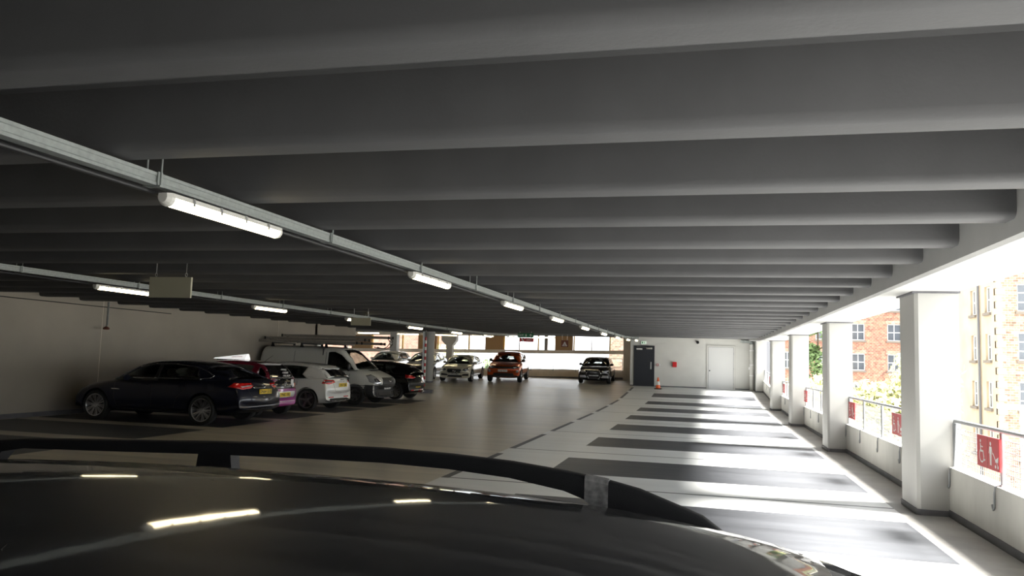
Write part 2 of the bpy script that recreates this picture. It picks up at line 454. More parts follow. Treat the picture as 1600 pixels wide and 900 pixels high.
# ------------------------------------------------------------------ back facade beyond the far bays
def zt(x): return .018*(x+10.2)
def fac(bm, xa, xb, za, zb, ya=0, yb=.12, mi=0):
    vs = box(bm, (xa, BACK_Y+ya, za), (xb, BACK_Y+yb, zb), mi=mi)
    for v in vs: v.co.z += zt(v.co.x)
bm = B()
fac(bm, -33, -3.8, .3, 1.17, 0, .18); fac(bm, -33, -3.8, 2.14, 2.36, -.06, .16)
fac(bm, -33, -3.8, 3.25, 3.7, 0, .2); fac(bm, -4.78, -3.9, .3, 3.6, -.5, .2)
f0 = struct(obj('wall_front', bm, 'facade_paint'))
bm = B()
for xa, xb in ((-28.5, -26.8), (-22.9, -21.5), (-18.2, -16.9), (-13.64, -12.45), (-9.1, -7.97)): fac(bm, xa, xb, 2.3, 3.4, .05, .12)
obj('infill_panel', bm, 'panel_brown', f0)
bm = B()
for x in (-26.7, -21.45, -19.3, -16.85, -14.75, -12.42, -10.2, -7.93, -5.7): fac(bm, x, x+.07, 2.34, 3.4, .0, .14)
obj('window_frame', bm, 'frame_yellow', f0)
bm = B()
for x, w in ((-11.4, .05), (-9.76, .2), (-6.8, .04), (-23.2, .06)): fac(bm, x, x+w, 2.34, 3.4, -.02, .12)
obj('mullion', bm, 'aluminium', f0)
bm = B(); fac(bm, -33, -3.9, .6, .72, -.02, 0); obj('skirting', bm, 'plinth_paint', f0)

# ------------------------------------------------------------------ pillars in the room
bm = B(); lathe(bm, [(.31, .3), (.31, 2.62)], 36, c=(-14.55, 40.2, 0)); c = struct(obj('pillar', bm, 'column_paint', auto=40))
bm = B(); lathe(bm, [(.325, 2.60), (.325, 3.3)], 36, c=(-14.55, 40.2, 0)); obj('pillar_head', bm, 'column_paint', c, auto=40)
bm = B(); lathe(bm, [(.32, .3), (.32, .42)], 36, c=(-14.55, 40.2, 0)); obj('plinth', bm, 'plinth_paint', c, auto=40)
bm = B(); box(bm, (-15.81, 46.9, .5), (-15.40, 47.3, 2.5), .02)
prism(bm, [(-15.81, 2.47), (-16.12, 2.78), (-16.12, 3.4), (-15.16, 3.4), (-15.16, 2.78), (-15.40, 2.47)], 46.85, 47.35)
struct(obj('pillar', bm, 'column_paint'))
bm = B(); box(bm, (-19.62, 46.9, .5), (-19.15, 47.4, 3.5), .02); struct(obj('pillar', bm, 'column_paint'))
bm = B(); box(bm, (-25.2, 46.9, .5), (-24.7, 47.4, 3.5), .02); struct(obj('pillar', bm, 'column_paint'))

# ------------------------------------------------------------------ lighting trunking and fluorescent battens
def trunking(X, label, y0, y1, hy, hstep):
    root = empty('cable_trunking', (X, 6, RIB_Z-.10)); tag(root, label, 'cable trunking')
    def path(x, z, step=2):
        ys = [y0]+[y for y in (27, 32, 35, 38, 42) if y0 < y < y1]+[y1]
        return ys
    off = Vector(root.location)
    def sweep(name, secf, m, auto=None):
        bm = B(); ys = path(0, 0)
        rg = [[bm.verts.new(Vector((X+a, y, RIB_Z+zc(y)+b))-off) for a, b in secf] for y in ys]
        n = len(secf)
        for A, C in zip(rg, rg[1:]):
            for k in range(n): bm.faces.new((A[k], A[(k+1) % n], C[(k+1) % n], C[k]))
        bm.faces.new(rg[0]); bm.faces.new(rg[-1])
        return obj(name, bm, m, root, auto=auto)
    sweep('channel', [(-.04, -.115), (-.04, -.03), (.04, -.03), (.04, -.05), (.034, -.055), (.034, -.09), (.04, -.095), (.04, -.115)], 'galvanised')
    cir = [(-.03+.016*math.cos(2*PI*k/10), -.145+.016*math.sin(2*PI*k/10)) for k in range(10)]
    sweep('conduit', cir, 'black_plastic', 60)
    y = hy
    hb = None
    while y < y1:
        z = RIB_Z+zc(y)
        if hb is None:
            bm = B()
            for s in (-.055, .055):
                tube(bm, [(s, 0, -.125), (s, 0, .40)], .006, 6)
            box(bm, (-.065, -.02, -.125), (.065, .02, -.113)); box(bm, (.042, -.022, -.12), (.05, .022, -.025)); box(bm, (-.05, -.022, -.12), (-.042, .022, -.025))
            hb = obj('hanger', bm, 'galvanised', root)
            hb.location = Vector((X, y, z))-off
        else:
            h2 = hb.copy(); COL.objects.link(h2); h2.location = Vector((X, y, z))-off
        y += hstep
    return root
LAMPS = []
def make_batten():
    L = 1.44
    root = empty('fluorescent_batten', (0, 0, 0))
    bm = B(); prism(bm, [(-.05, .0), (-.055, -.03), (.055, -.03), (.05, .0)], -L/2+.04, L/2-.04, 'XZ')
    h = obj('housing', bm, 'lamp_housing', root)
    bm = B()
    sec = [(.052*math.cos(PI+PI*k/10), -.03+.055*math.sin(PI+PI*k/10)) for k in range(11)]
    prism(bm, sec, -L/2+.06, L/2-.06, 'XZ'); obj('diffuser', bm, 'tube_glow', root, auto=50)
    for s in (-1, 1):
        bm = B()
        rg = []
        for q, yy in ((1, L/2-.06), (.96, L/2-.03), (.62, L/2)):
            rg.append([bm.verts.new((.056*q*math.cos(PI+PI*k/8), s*yy, -.03+.058*q*math.sin(PI+PI*k/8))) for k in range(9)]+[bm.verts.new((.05*q, s*yy, -.012+.012*q)), bm.verts.new((-.05*q, s*yy, -.012+.012*q))])
        for A, C in zip(rg, rg[1:]):
            for k in range(11): bm.faces.new((A[k], A[(k+1) % 11], C[(k+1) % 11], C[k]))
        bm.faces.new(rg[0]); bm.faces.new(rg[-1]); obj('end_cap', bm, 'lamp_housing', root)
    for k in range(4):
        yy = -L/2+.25+k*(L-.5)/3
        bm = B()
        box(bm, (-.06, yy-.012, -.05), (-.052, yy+.012, -.005)); box(bm, (.052, yy-.012, -.05), (.06, yy+.012, -.005)); box(bm, (-.06, yy-.012, -.006), (.06, yy+.012, .003))
        obj('clip', bm, 'steel', root)
    return root
proto = make_batten(); used = [False]
ORD = ['nearest', 'second', 'third', 'fourth', 'fifth', 'sixth', 'seventh', 'eighth', 'ninth', 'tenth']
def place_batten(x, y, z, rz, label, group):
    o = proto if not used[0] else copy_tree(proto)
    used[0] = True
    o.location = (x, y, z); o.rotation_euler = (0, 0, rz)
    o['label'] = label; o['category'] = 'light'; o['group'] = group
    return o
TX1, TX2 = -3.49, -9.81
trunking(TX1, 'long grey cable trunking crossing the ceiling right of centre, carrying the nearest light', -1.5, 42.6, 4.29, 2.42)
trunking(TX2, 'grey cable trunking along the ceiling above the tails of the parked cars on the left', 3.0, 42.6, 9.36, 2.46)
for k in range(9):
    y = 5.04+4.45*k
    place_batten(TX1+.05, y, RIB_Z+zc(y)-.148, 0, ('long lit fluorescent batten nearest the camera, under the right-hand trunking' if k == 0 else '%s lit fluorescent batten from the camera under the right-hand trunking' % ORD[k]), 'lights under the right-hand trunking')
for k in range(7):
    y = 11.5+4.66*k
    place_batten(TX2+.05, y, RIB_Z+zc(y)-.148, 0, ('lit fluorescent batten behind the blank hanging sign, nearest under the left-hand trunking' if k == 0 else '%s lit fluorescent batten from the camera under the left-hand trunking' % ORD[k]), 'lights under the left-hand trunking')
xs = [(-18.9, 42), (-17.05, 43.5), (-15.0, 44.5), (-12.75, 44.5), (-9.1, 44.5), (-6.5, 44.5)]
for k, (x, y) in enumerate(xs):
    place_batten(x, y, RIB_Z+zc(y)-.10, PI/2, '%s lit batten from the left in the cross row above the far parked cars' % ['first', 'second', 'third', 'fourth', 'fifth', 'sixth'][k], 'cross row of lights at the far end')

# ------------------------------------------------------------------ hanging signs
def hang_sign(name, c, w, h, m, label, rods=.4, edge='aluminium', t=.035):
    root = empty(name, c); tag(root, label, 'sign')
    bm = B(); bxc(bm, (0, 0, 0), (w, t, h), .004); obj('panel', bm, m, root)
    for s in (-1, 1):
        bm = B(); x = s*w*.36
        top = SLAB_Z+zc(c[1])-c[2]+.01
        tube(bm, [(x, 0, h/2+.05), (x, 0, top)], .004, 6)
        tube(bm, [(x+.016*math.cos(a*PI/5), 0, h/2+.032+.026*math.sin(a*PI/5)) for a in range(10)], .005, 6, closed=True)
        obj('hanger', bm, 'steel', root)
    return root
hang_sign('hanging_sign', (-7.17, 9.3, 2.585), .665, .285, 'sign_back', 'blank olive sign back hanging on two wires in front of the left-hand lights', .62)
hang_sign('hanging_sign', (-8.79, 19.0, 2.60), .56, .20, 'sign_back', 'small blank olive sign back hanging far off, above the roof ladders of the van', .42)
def man(bm, M, s=1, walk=True):
    """flat walking person pictogram about 1 unit high in the sign plane"""
    def poly(pts):
        f = [bm.verts.new(M @ Vector((x*s, y*s, 0))) for x, y in pts]; bm.faces.new(f)
    poly([(.09*math.cos(2*PI*k/14), .42+.09*math.sin(2*PI*k/14)) for k in range(14)])
    poly([(-.13, .30), (.13, .30), (.12, -.02), (-.12, -.02)])
    if walk:
        poly([(-.12, -.02), (.03, -.02), (-.12, -.5), (-.24, -.5)]); poly([(-.02, -.02), (.12, -.02), (.26, -.46), (.15, -.5)])
        poly([(-.13, .28), (-.10, .20), (-.28, .02), (-.33, .07)]); poly([(.12, .28), (.10, .20), (.26, .0), (.31, .05)])
    else:
        poly([(-.11, -.02), (-.01, -.02), (-.01, -.5), (-.10, -.5)]); poly([(.01, -.02), (.11, -.02), (.10, -.5), (.01, -.5)])
        poly([(-.13, .30), (-.13, .22), (-.20, -.02), (-.24, .0)]); poly([(.13, .30), (.13, .22), (.20, -.02), (.24, .0)])
# fire exit sign with the red no exit board under it
er = hang_sign('exit_sign', (-7.52, 33, 2.78), .70, .19, 'sign_green', 'green hanging exit sign with a red board under it, over the orange car', .3)
bm = B()
T = lambda x, y: Matrix.Translation((x, -.02, y)) @ Matrix.Rotation(PI/2, 4, 'X')
man(bm, T(.02, .0), .13)
def quad(bm, pts, y=-.02):
    bm.faces.new([bm.verts.new((a, y, b)) for a, b in pts])
quad(bm, [(-.02+.10, -.06), (.10, -.06), (.10, .06), (-.02+.10, .06)]) if False else None
for r in ((.09, .07, .10, -.07), (.0, .07, .0, .06)): pass
quad(bm, [(.21, -.065), (.235, -.065), (.235, .03), (.21, .03)]); quad(bm, [(.16, .0), (.2225, .07), (.285, .0), (.27, -.012), (.2225, .042), (.175, -.012)])
text_bm('EXIT', .12, frame_mtx((-.21, -.02, -.005), (1, 0, 0), (0, 0, 1)), bm=bm)
obj('pictogram', bm, 'sign_white', er)
bm = B(); bxc(bm, (.05, 0, -.19), (.62, .03, .17), .003); obj('no_exit_panel', bm, 'sign_red', er)['label'] = 'red lower board'
bm = B(); quad(bm, [(-.21, -.115), (-.15, -.115), (-.05, -.265), (-.11, -.265)], -.018); quad(bm, [(-.07, -.12), (-.01, -.12), (.02, -.15), (-.05, -.16)], -.018)
text_bm('EXIT', .12, frame_mtx((.17, -.018, -.19), (1, 0, 0), (0, 0, 1)), bm=bm); obj('lettering', bm, 'sign_white', er)
for s in (-.2, .25):
    bm = B(); tube(bm, [(s, 0, -.12), (s, 0, -.09)], .005, 6); obj('link', bm, 'steel', er)
bs = hang_sign('warning_sign', (-7.03, 40, 2.62), .37, .35, 'sign_brown', 'small square brown-red pictogram sign hanging over the black car', .35)
bm = B()
quad(bm, [(-.13, -.12), (-.105, -.12), (.012, .10), (-.012, .10)]); quad(bm, [(.13, -.12), (.105, -.12), (-.012, .10), (.012, .10)]); quad(bm, [(-.13, -.13), (.13, -.13), (.13, -.11), (-.13, -.11)])
man(bm, T(0, -.01), .16); man(bm, T(-.055, -.06), .1); man(bm, T(.055, -.06), .1)
obj('pictogram', bm, 'sign_white', bs)

# ------------------------------------------------------------------ fittings on the far wall
y = FAR_Y
r = empty('exit_light', (-3.23, y-.03, 2.86)); tag(r, 'small lit running-man exit light on the wall over the dark door', 'exit light')
bm = B(); bxc(bm, (0, 0, 0), (.30, .06, .17), .01); obj('housing', bm, 'white_plastic', r)
bm = B(); bxc(bm, (0, -.032, 0), (.27, .006, .14)); obj('lit_panel', bm, 'exit_lit', r)
bm = B(); man(bm, Matrix.Translation((.03, -.037, 0)) @ Matrix.Rotation(PI/2, 4, 'X'), .11); bm.faces.new([bm.verts.new((a, -.037, b)) for a, b in ((-.10, -.05), (-.04, -.05), (-.04, .05), (-.10, .05))])
obj('pictogram', bm, 'sign_green', r)
r = empty('call_box', (-1.56, y-.07, 1.72)); tag(r, 'red wall box between the dark door and the white door', 'call box')
bm = B(); bxc(bm, (0, 0, 0), (.22, .14, .28), .012); obj('case', bm, 'red_plastic', r)
bm = B(); bxc(bm, (0, -.072, -.01), (.17, .01, .20), .004); bxc(bm, (.06, -.08, -.02), (.02, .01, .05)); obj('cover', bm, 'red_plastic', r)
r = empty('fire_alarm_point', (-2.44, y-.04, 1.68)); tag(r, 'small red call point with white switch just right of the dark door', 'alarm')
bm = B(); bxc(bm, (-.03, 0, 0), (.12, .07, .11), .008); obj('case', bm, 'sign_red', r)
bm = B(); bxc(bm, (-.03, -.038, 0), (.07, .008, .06)); bxc(bm, (.085, .01, .02), (.075, .05, .05)); bxc(bm, (.085, .01, -.035), (.06, .05, .045)); obj('switch_plate', bm, 'white_plastic', r)
r = empty('dome_camera', (-.36, y-.0, 2.97)); tag(r, 'small black dome camera high on the white far wall', 'camera')
bm = B(); box(bm, (-.05, -.14, -.02), (.05, 0, .05), .008); obj('bracket', bm, 'black_plastic', r)
bm = B(); bmesh.ops.create_uvsphere(bm, u_segments=16, v_segments=10, radius=.075, matrix=Matrix.Translation((0, -.11, -.035))); obj('dome', bm, 'black_plastic', r, smooth=True)

# drain pipe in the far right corner
r = empty('drain_pipe', (2.40, 42.95, zf(42.95))); tag(r, 'pale grey drain pipe with an elbow in the far right corner by the white door', 'pipe')
bm = B(); lathe(bm, [(.105, 0), (.105, 2.42)], 24); obj('down_pipe', bm, 'white_paint', r, auto=40)
bm = B(); tube(bm, [(0, 0, 2.40), (-.01, 0, 2.50), (-.06, 0, 2.57), (-.16, 0, 2.58), (-.55, 0, 2.60)], .11, 20); obj('elbow', bm, 'galvanised', r, auto=60)
bm = B()
for z in (.75, 1.3, 2.05): lathe(bm, [(.106, z), (.118, z+.005), (.118, z+.05), (.106, z+.055)], 24)
for z in (1.15,): bxc(bm, (-.12, -.03, z), (.07, .05, .14), .008)
obj('collar', bm, 'white_plastic', r, auto=40)
bm = B()
for k in range(8): lathe(bm, [(.112, -.50+.055*k), (.125, -.49+.055*k), (.125, -.47+.055*k), (.112, -.46+.055*k)], 20, 'X', (0, 0, 2.59))
obj('lagging_rib', bm, 'galvanised', r, auto=40)

# ceiling sensor on a drop pipe at the left wall
r = empty('ceiling_sensor', (-15.45, 17.6, 2.22)); tag(r, 'dark sensor head on a drop pipe before the left wall above the dark saloon', 'sensor')
bm = B(); lathe(bm, [(.0, -.035), (.07, -.03), (.085, .0), (.06, .03), (.03, .05)], 20); obj('head', bm, 'sign_brown', r, auto=50)
bm = B(); tube(bm, [(0, 0, .04), (0, 0, .70)], .014, 8); tube(bm, [(.035, 0, .08), (.035, 0, .70)], .011, 8); obj('drop_pipe', bm, 'galvanised', r)
r = tag(obj('wall_conduit', (lambda bm: (tube(bm, [(XL+.012, 12.0, 2.83), (XL+.012, 17.5, 2.80), (XL+.012, 20.5, 2.79)], .012, 6), bm)[1])(B()), 'black_plastic'), 'thin dark cable running along the top of the left wall', 'cable')

# traffic cone
r = empty('traffic_cone', (-2.33, 41.5, zf(41.5))); tag(r, 'orange and white traffic cone standing before the dark door', 'traffic cone')
bm = B(); lathe(bm, [(.13, .04), (.096, .22)], 28); lathe(bm, [(.068, .40), (.03, .60), (.022, .61), (.02, .56)], 28); obj('cone_body', bm, 'cone_orange', r, auto=40)
bm = B(); lathe(bm, [(.0965, .218), (.0675, .402)], 28); obj('reflective_sleeve', bm, 'post_white', r, auto=40)
bm = B(); bxc(bm, (0, 0, .022), (.36, .36, .044), .012); obj('base', bm, 'black_plastic', r)

# kerb with the striped post
z = zf(34)
o = tag(obj('kerb_island', (lambda bm: (prism(bm, [(-17, 33.7), (-12.45, 33.7), (-12.05, 34.0), (-12.2, 34.6), (-12.6, 34.9), (-17, 34.9)], z-.05, z+.13, 'XY'), bm)[1])(B()), 'plinth_paint'), 'low dark kerb island on the floor behind the dark hatchback', 'kerb')
r = empty('striped_post', (-12.6, 34.4, z+.13)); tag(r, 'tall thin red and white striped post on the kerb island beside the round pillar', 'post')
bm = B(); tube(bm, [(0, 0, 0), (0, 0, .16)], .02, 10); lathe(bm, [(.07, 0), (.07, .015)], 16); obj('foot', bm, 'black_plastic', r)
n = 15; h0, h1 = .16, 2.42
for k in range(n):
    a, b = h0+(h1-h0)*k/n, h0+(h1-h0)*(k+1)/n
    bm = B(); lathe(bm, [(.045, a), (.045, b)], 16); obj(('red_band', 'white_band')[k % 2], bm, ('post_red', 'post_white')[k % 2], r, auto=40)
bm = B(); tube(bm, [(0, 0, 2.42), (0, 0, 2.78)], .02, 8); obj('rod', bm, 'black_plastic', r)

# ------------------------------------------------------------------ railings with mesh and red signs
def railing(y0, y1, label, posts):
    z0 = zf((y0+y1)/2)
    root = empty('railing', (XR+.06, (y0+y1)/2, z0+PT)); tag(root, label, 'railing', 'railings on the parapet')
    c = (y0+y1)/2; sl = (zf(y1)-zf(y0))/(y1-y0)
    zz = lambda y: sl*(y-c)
    zt_ = .565
    bm = B(); tube(bm, [(0, y0-c, zz(y0)+.0), (0, y0-c, zz(y0)+zt_-.03), (0, y0-c+.03, zz(y0)+zt_), (0, y1-c-.03, zz(y1)+zt_), (0, y1-c, zz(y1)+zt_-.03), (0, y1-c, zz(y1))], .024, 10)
    obj('top_rail', bm, 'rail_steel', root, auto=50)
    for y in posts:
        bm = B(); d = y-c
        tube(bm, [(0, d, zz(y)), (0, d, zz(y)+zt_)], .02, 10); lathe(bm, [(.045, zz(y)), (.03, zz(y)+.02)], 12, c=(0, d, 0))
        obj('post', bm, 'rail_steel', root, auto=50)
    for y in posts+[y0+.05, y1-.05]:
        bm = B(); d = y-c
        tube(bm, [(0, d, zz(y)+.02), (-.075, d, zz(y)-.01), (-.08, d, zz(y)-.07), (-.075, d+.03, zz(y)-.22), (-.072, d+.07, zz(y)-.25), (-.072, d+.10, zz(y)-.20)], .011, 8)
        obj('fixing_hook', bm, 'rail_steel', root, auto=50)
    ed = [y0]+posts+[y1]
    for a, b in zip(sorted(ed), sorted(ed)[1:]):
        bm = B(); n = max(2, int((b-a-.1)/.055))
        for k in range(n+1):
            yy = a+.05+(b-a-.1)*k/n-c; q = sl*yy
            box(bm, (.010, yy-.0028, q+.03), (.016, yy+.0028, q+.475))
        for k in range(9):
            q = .03+.445*k/8
            vs = box(bm, (.004, a+.05-c, q-.0028), (.010, b-.05-c, q+.0028))
            for v in vs: v.co.z += sl*v.co.y
        obj('mesh_panel', bm, 'mesh_wire', root)
    return root
NM = ['railing in the nearest opening at the right edge, with a square red sign', 'railing in the opening behind the nearest pillar, carrying two red signs', 'railing in the third opening from the camera along the right side', 'railing in the fourth opening from the camera along the right side', 'railing in the farthest opening, next to the drain pipe corner']
ops = [(COLY[i]+.80, COLY[i+1]) for i in range(2, 7)]
for (a, b), l in zip(ops, NM):
    n = 4; y0, y1 = a+.06, b-.03
    if abs(b-COLY[3]) < .1: y0, y1 = b-6.3, b-.03
    L = y1-y0
    railing(y0, y1, l, [y1-L*k/n for k in range(1, n)])
# railing along the far parapet
r = empty('railing', (-10, BACK_Y-.05, 1.17)); tag(r, 'thin railing on the far parapet behind the cars that face us', 'railing')
bm = B(); tube(bm, [(x, 0, .70+zt(x-10)) for x in (-6.3, -2, 2, 5.15)], .014, 8); obj('top_rail', bm, 'rail_steel', r)
for k in range(9):
    x = -6.3+1.43*k; bm = B(); tube(bm, [(x, 0, -.12+zt(x-10)), (x, 0, .70+zt(x-10))], .022, 8); obj('post', bm, 'rail_steel', r)
    if k < 8:
        bm = B()
        for q in range(18):
            xx = x+.06+q*.077; box(bm, (xx-.012, -.004, zt(x-10)), (xx+.012, .004, .24+zt(x-10)))
        for zz_ in (.02, .22): box(bm, (x+.04, -.007, zz_-.008+zt(x-10)), (x+1.39, -.003, zz_+.008+zt(x-10)))
        obj('mesh_panel', bm, 'white_plastic', r)
def bay_sign(y, label):
    z = zf(y)+.925
    root = empty('bay_sign', (XR-.015, y, z)); tag(root, label, 'sign', 'red bay signs on the railings')
    bm = B(); bxc(bm, (0, 0, 0), (.012, .66, .33), .003); obj('panel', bm, 'sign_red', root)
    bm = B(); box(bm, (-.0075, -.002, -.165), (-.0062, .002, .165)); obj('panel_joint', bm, 'sign_brown', root)
    # pictograms face the car park: text x runs towards the camera (-Y)
    F = lambda yy, zz: frame_mtx((-.0075, yy, zz), (0, -1, 0), (0, 0, 1))
    bm = B(); Mw = F(.17, -.0)
    P = lambda pts: bm.faces.new([bm.verts.new(Mw @ Vector((a, b, 0))) for a, b in pts])
    P([(-.045+.018*math.cos(2*PI*k/12), .105+.018*math.sin(2*PI*k/12)) for k in range(12)])
    P([(-.06, .08), (-.035, .08), (-.025, -.01), (-.05, -.01)]); P([(-.05, .045), (-.04, .055), (.03, .052), (.03, .038)]); P([(-.05, -.01), (-.025, .012), (.04, .012), (.04, -.008)])
    P([(.022, .0), (.042, .01), (.075, -.10), (.055, -.10)]); P([(.055, -.10), (.06, -.083), (.095, -.075), (.10, -.09)])
    n = 16
    for k in range(n):
        a0, a1 = PI*.72+k*PI*1.28/n, PI*.72+(k+1)*PI*1.28/n
        P([(-.01+r*math.cos(a), -.045+r*math.sin(a)) for r, a in ((.062, a0), (.062, a1), (.078, a1), (.078, a0))])
    Mm = F(-.09, .0); man(bm, Mm, .24, False)
    Mw = F(-.235, -.045)
    P([(-.08, .05), (-.07, .06), (.01, -.02), (.0, -.03)]); P([(-.02, -.03), (.06, -.03), (.08, .03), (.0, .0)]); P([(.02, -.03), (.03, -.03), (.07, -.07), (.06, -.075)])
    for cx in (-.01, .06): P([(cx+.018*math.cos(2*PI*k/10), -.075+.018*math.sin(2*PI*k/10)) for k in range(10)])
    obj('pictogram', bm, 'sign_white', root)
for y, l in ((9.29, 'red wheelchair and parent-with-child sign on the nearest railing at the right edge'), (13.3, 'red sign on the second railing, half hidden by the nearest pillar'), (17.15, 'red sign at the far end of the second railing, before the second pillar'), (20.9, 'red sign on the third railing, nearer of its two'), (24.6, 'red sign on the third railing, farther of its two'), (31.2, 'red sign on the fourth railing before the fourth pillar'), (37.6, 'red sign on the farthest railing')):
    bay_sign(y, l)

# ------------------------------------------------------------------ outside
bm = B(); box(bm, (-300, -150, -7.4), (300, 420, -7)); struct(obj('ground', bm, 'street'))
def sash(bm_f, bm_p, u0, u1, z0, z1, P, nx, nz):
    """window built in a wall plane; P(u,d,z) gives the point, d outwards"""
    def bx(bm, ua, ub, da, db, za, zb):
        c = [P(u, d, z) for u in (ua, ub) for d in (da, db) for z in (za, zb)]
        vs = [bm.verts.new(p) for p in c]
        for f in [(0, 1, 3, 2), (4, 6, 7, 5), (0, 4, 5, 1), (2, 3, 7, 6), (0, 2, 6, 4), (1, 5, 7, 3)]: bm.faces.new([vs[i] for i in f])
    t = .07
    bx(bm_f, u0, u0+t, .0, .05, z0, z1); bx(bm_f, u1-t, u1, .0, .05, z0, z1); bx(bm_f, u0+t, u1-t, .0, .05, z0, z0+t); bx(bm_f, u0+t, u1-t, .0, .05, z1-t, z1)
    for k in range(1, nx): u = u0+(u1-u0)*k/nx; bx(bm_f, u-.03, u+.03, .0, .045, z0+t, z1-t)
    for k in range(1, nz): z = z0+(z1-z0)*k/nz; bx(bm_f, u0+t, u1-t, .0, .047, z-.035, z+.035)
    bx(bm_p, u0+t, u1-t, -.02, .015, z0+t, z1-t)
    return bx
def facade(root, P, u0, u1, z0, z1, wins, m, th=.45, lintel='stone'):
    """a wall with real window openings: wins = list of (ua,ub,za,zb,nx,nz)"""
    us = sorted({u0, u1}|{w[0] for w in wins}|{w[1] for w in wins}); zs = sorted({z0, z1}|{w[2] for w in wins}|{w[3] for w in wins})
    bm = B()
    def bx(bm, ua, ub, da, db, za, zb):
        vs = [bm.verts.new(P(u, d, z)) for u in (ua, ub) for d in (da, db) for z in (za, zb)]
        for f in [(0, 1, 3, 2), (4, 6, 7, 5), (0, 4, 5, 1), (2, 3, 7, 6), (0, 2, 6, 4), (1, 5, 7, 3)]: bm.faces.new([vs[i] for i in f])
    for i in range(len(us)-1):
        for j in range(len(zs)-1):
            uc, zc_ = (us[i]+us[i+1])/2, (zs[j]+zs[j+1])/2
            if any(w[0] < uc < w[1] and w[2] < zc_ < w[3] for w in wins): continue
            bx(bm, us[i], us[i+1], -th, 0, zs[j], zs[j+1])
    obj('wall', bm, m, root)
    for (ua, ub, za, zb, nx, nz) in wins:
        bf, bp = B(), B()
        P2 = lambda u, d, z: P(u, d-.18, z)
        sash(bf, bp, ua, ub, za, zb, P2, nx, nz)
        w = obj('window', bf, 'sash_white', root); obj('pane', bp, 'pane', w)
        bs_ = B(); bx(bs_, ua-.12, ub+.12, -.2, .12, za-.16, za); obj('window_sill', bs_, 'stone', w)
        if lintel == 'brick':
            bs_ = B(); bx(bs_, ua-.1, ub+.1, -.2, .015, zb, zb+.32); obj('brick_lintel', bs_, 'brick_brown', w)
# nearer building at the right edge: rendered flank and brick front
r = empty('mill_building', (16.25, 50, -7)); tag(r, 'brick mill with a pale flank and narrow windows, outside at the far right', 'building')
fr = lambda u, d, z: Vector((u, -d, z+7)); fl = lambda u, d, z: Vector((-d, u, z+7))
wz = [(5.35, 6.95), (2.55, 4.15), (-.25, 1.35), (-3.05, -1.45)]
facade(r, fr, 0, 12, -7, 8.2, [(1.05+k*2.9, 2.05+k*2.9, a, b, 2, 3) for k in range(4) for a, b in wz], 'brick_brown')
facade(r, fl, .02, 7.4, -7, 7.9, [(u, u+.95, a, b, 2, 2) for u in (1.05, 3.6) for a, b in [(q[0], q[1]-.05) for q in wz]], 'render_pale')
bm = B(); tube(bm, [(-.1, 2.85, 14.2), (-.1, 2.85, 1)], .07, 8); obj('downpipe', bm, 'slate', r)
bm = B(); box(bm, (.2, .5, 14.9), (12, 7, 15.15)); box(bm, (-.12, -.12, 15.2), (12.1, .3, 15.38)); box(bm, (.4, 7, 0), (12, 7.4, 15)); obj('roof', bm, 'slate', r)
bm = B()
for k in range(40):
    w = .42 if k % 2 else .24; box(bm, (-.012, -.012, .38*k), (w, .0, .38*k+.36)); box(bm, (-.012, 0, .38*k), (0, .66-w, .38*k+.36))
obj('quoin', bm, 'render_pale', r)
# farther brick building
r = empty('brick_building', (6, 76, -7)); tag(r, 'red brick building with white four-pane windows, seen between the right-hand pillars', 'building')
fr2 = lambda u, d, z: Vector((u, -d, z+7))
zz = [(7.1, 8.6), (4.4, 5.9), (1.7, 3.2), (-1.0, .5), (-3.7, -2.2)]
wn = []
for k in range(6):
    xc = 12.25+.62-6+(k-3)*3.02+3.02*0
    for a, b in zz: wn.append((xc, xc+1.15, a, b, 2, 2))
wn = [w for w in wn if w[0] > .3]
facade(r, fr2, 0, 16.5, -7, 12.5, wn, 'brick_orange', lintel='brick')
bm = B(); box(bm, (0, .45, 0), (16.5, 9, 19.3)); obj('roof', bm, 'slate', r)
# brick behind the far windows
for (x0, x1, y, zt_, m, lb) in ((-40, -25.6, 76, 7, 'brick_pink', 'pinkish brick building outside the far left windows'), (-7.45, -2.6, 63, 8, 'brick_brown', 'pale brown brick building outside the far windows, above the black car')):
    r = empty('brick_building', (x0, y, -7)); tag(r, lb, 'building')
    P3 = lambda u, d, z: Vector((u, -d, z+7))
    w = x1-x0
    wl = [(u, u+1.1, a, a+1.5, 2, 2) for u in ([2.0, 5.4, 8.8, 12.0] if w > 8 else []) for a in (-4.5, -1.6)]
    facade(r, P3, 0, w, -7, zt_, wl, m)
    bm = B(); box(bm, (0, .45, 0), (w, 8, zt_+7.1)); obj('roof', bm, 'slate', r)
# pale steel canopy in the yard
r = empty('steel_canopy', (14.3, 42, -7)); tag(r, 'white steel gantry frame in the yard, low before the brick mill', 'canopy')
bm = B()
for x in (.3, 1.7): box(bm, (x-.06, -.06, 0), (x+.06, .06, 7.15 if x < 1 else 6.6))
obj('post', bm, 'white_plastic', r)
bm = B(); box(bm, (-.6, -.5, 7.1), (.6, .5, 7.32), .02); box(bm, (.2, -.08, 6.5), (2.4, .08, 6.66)); obj('beam', bm, 'white_plastic', r)

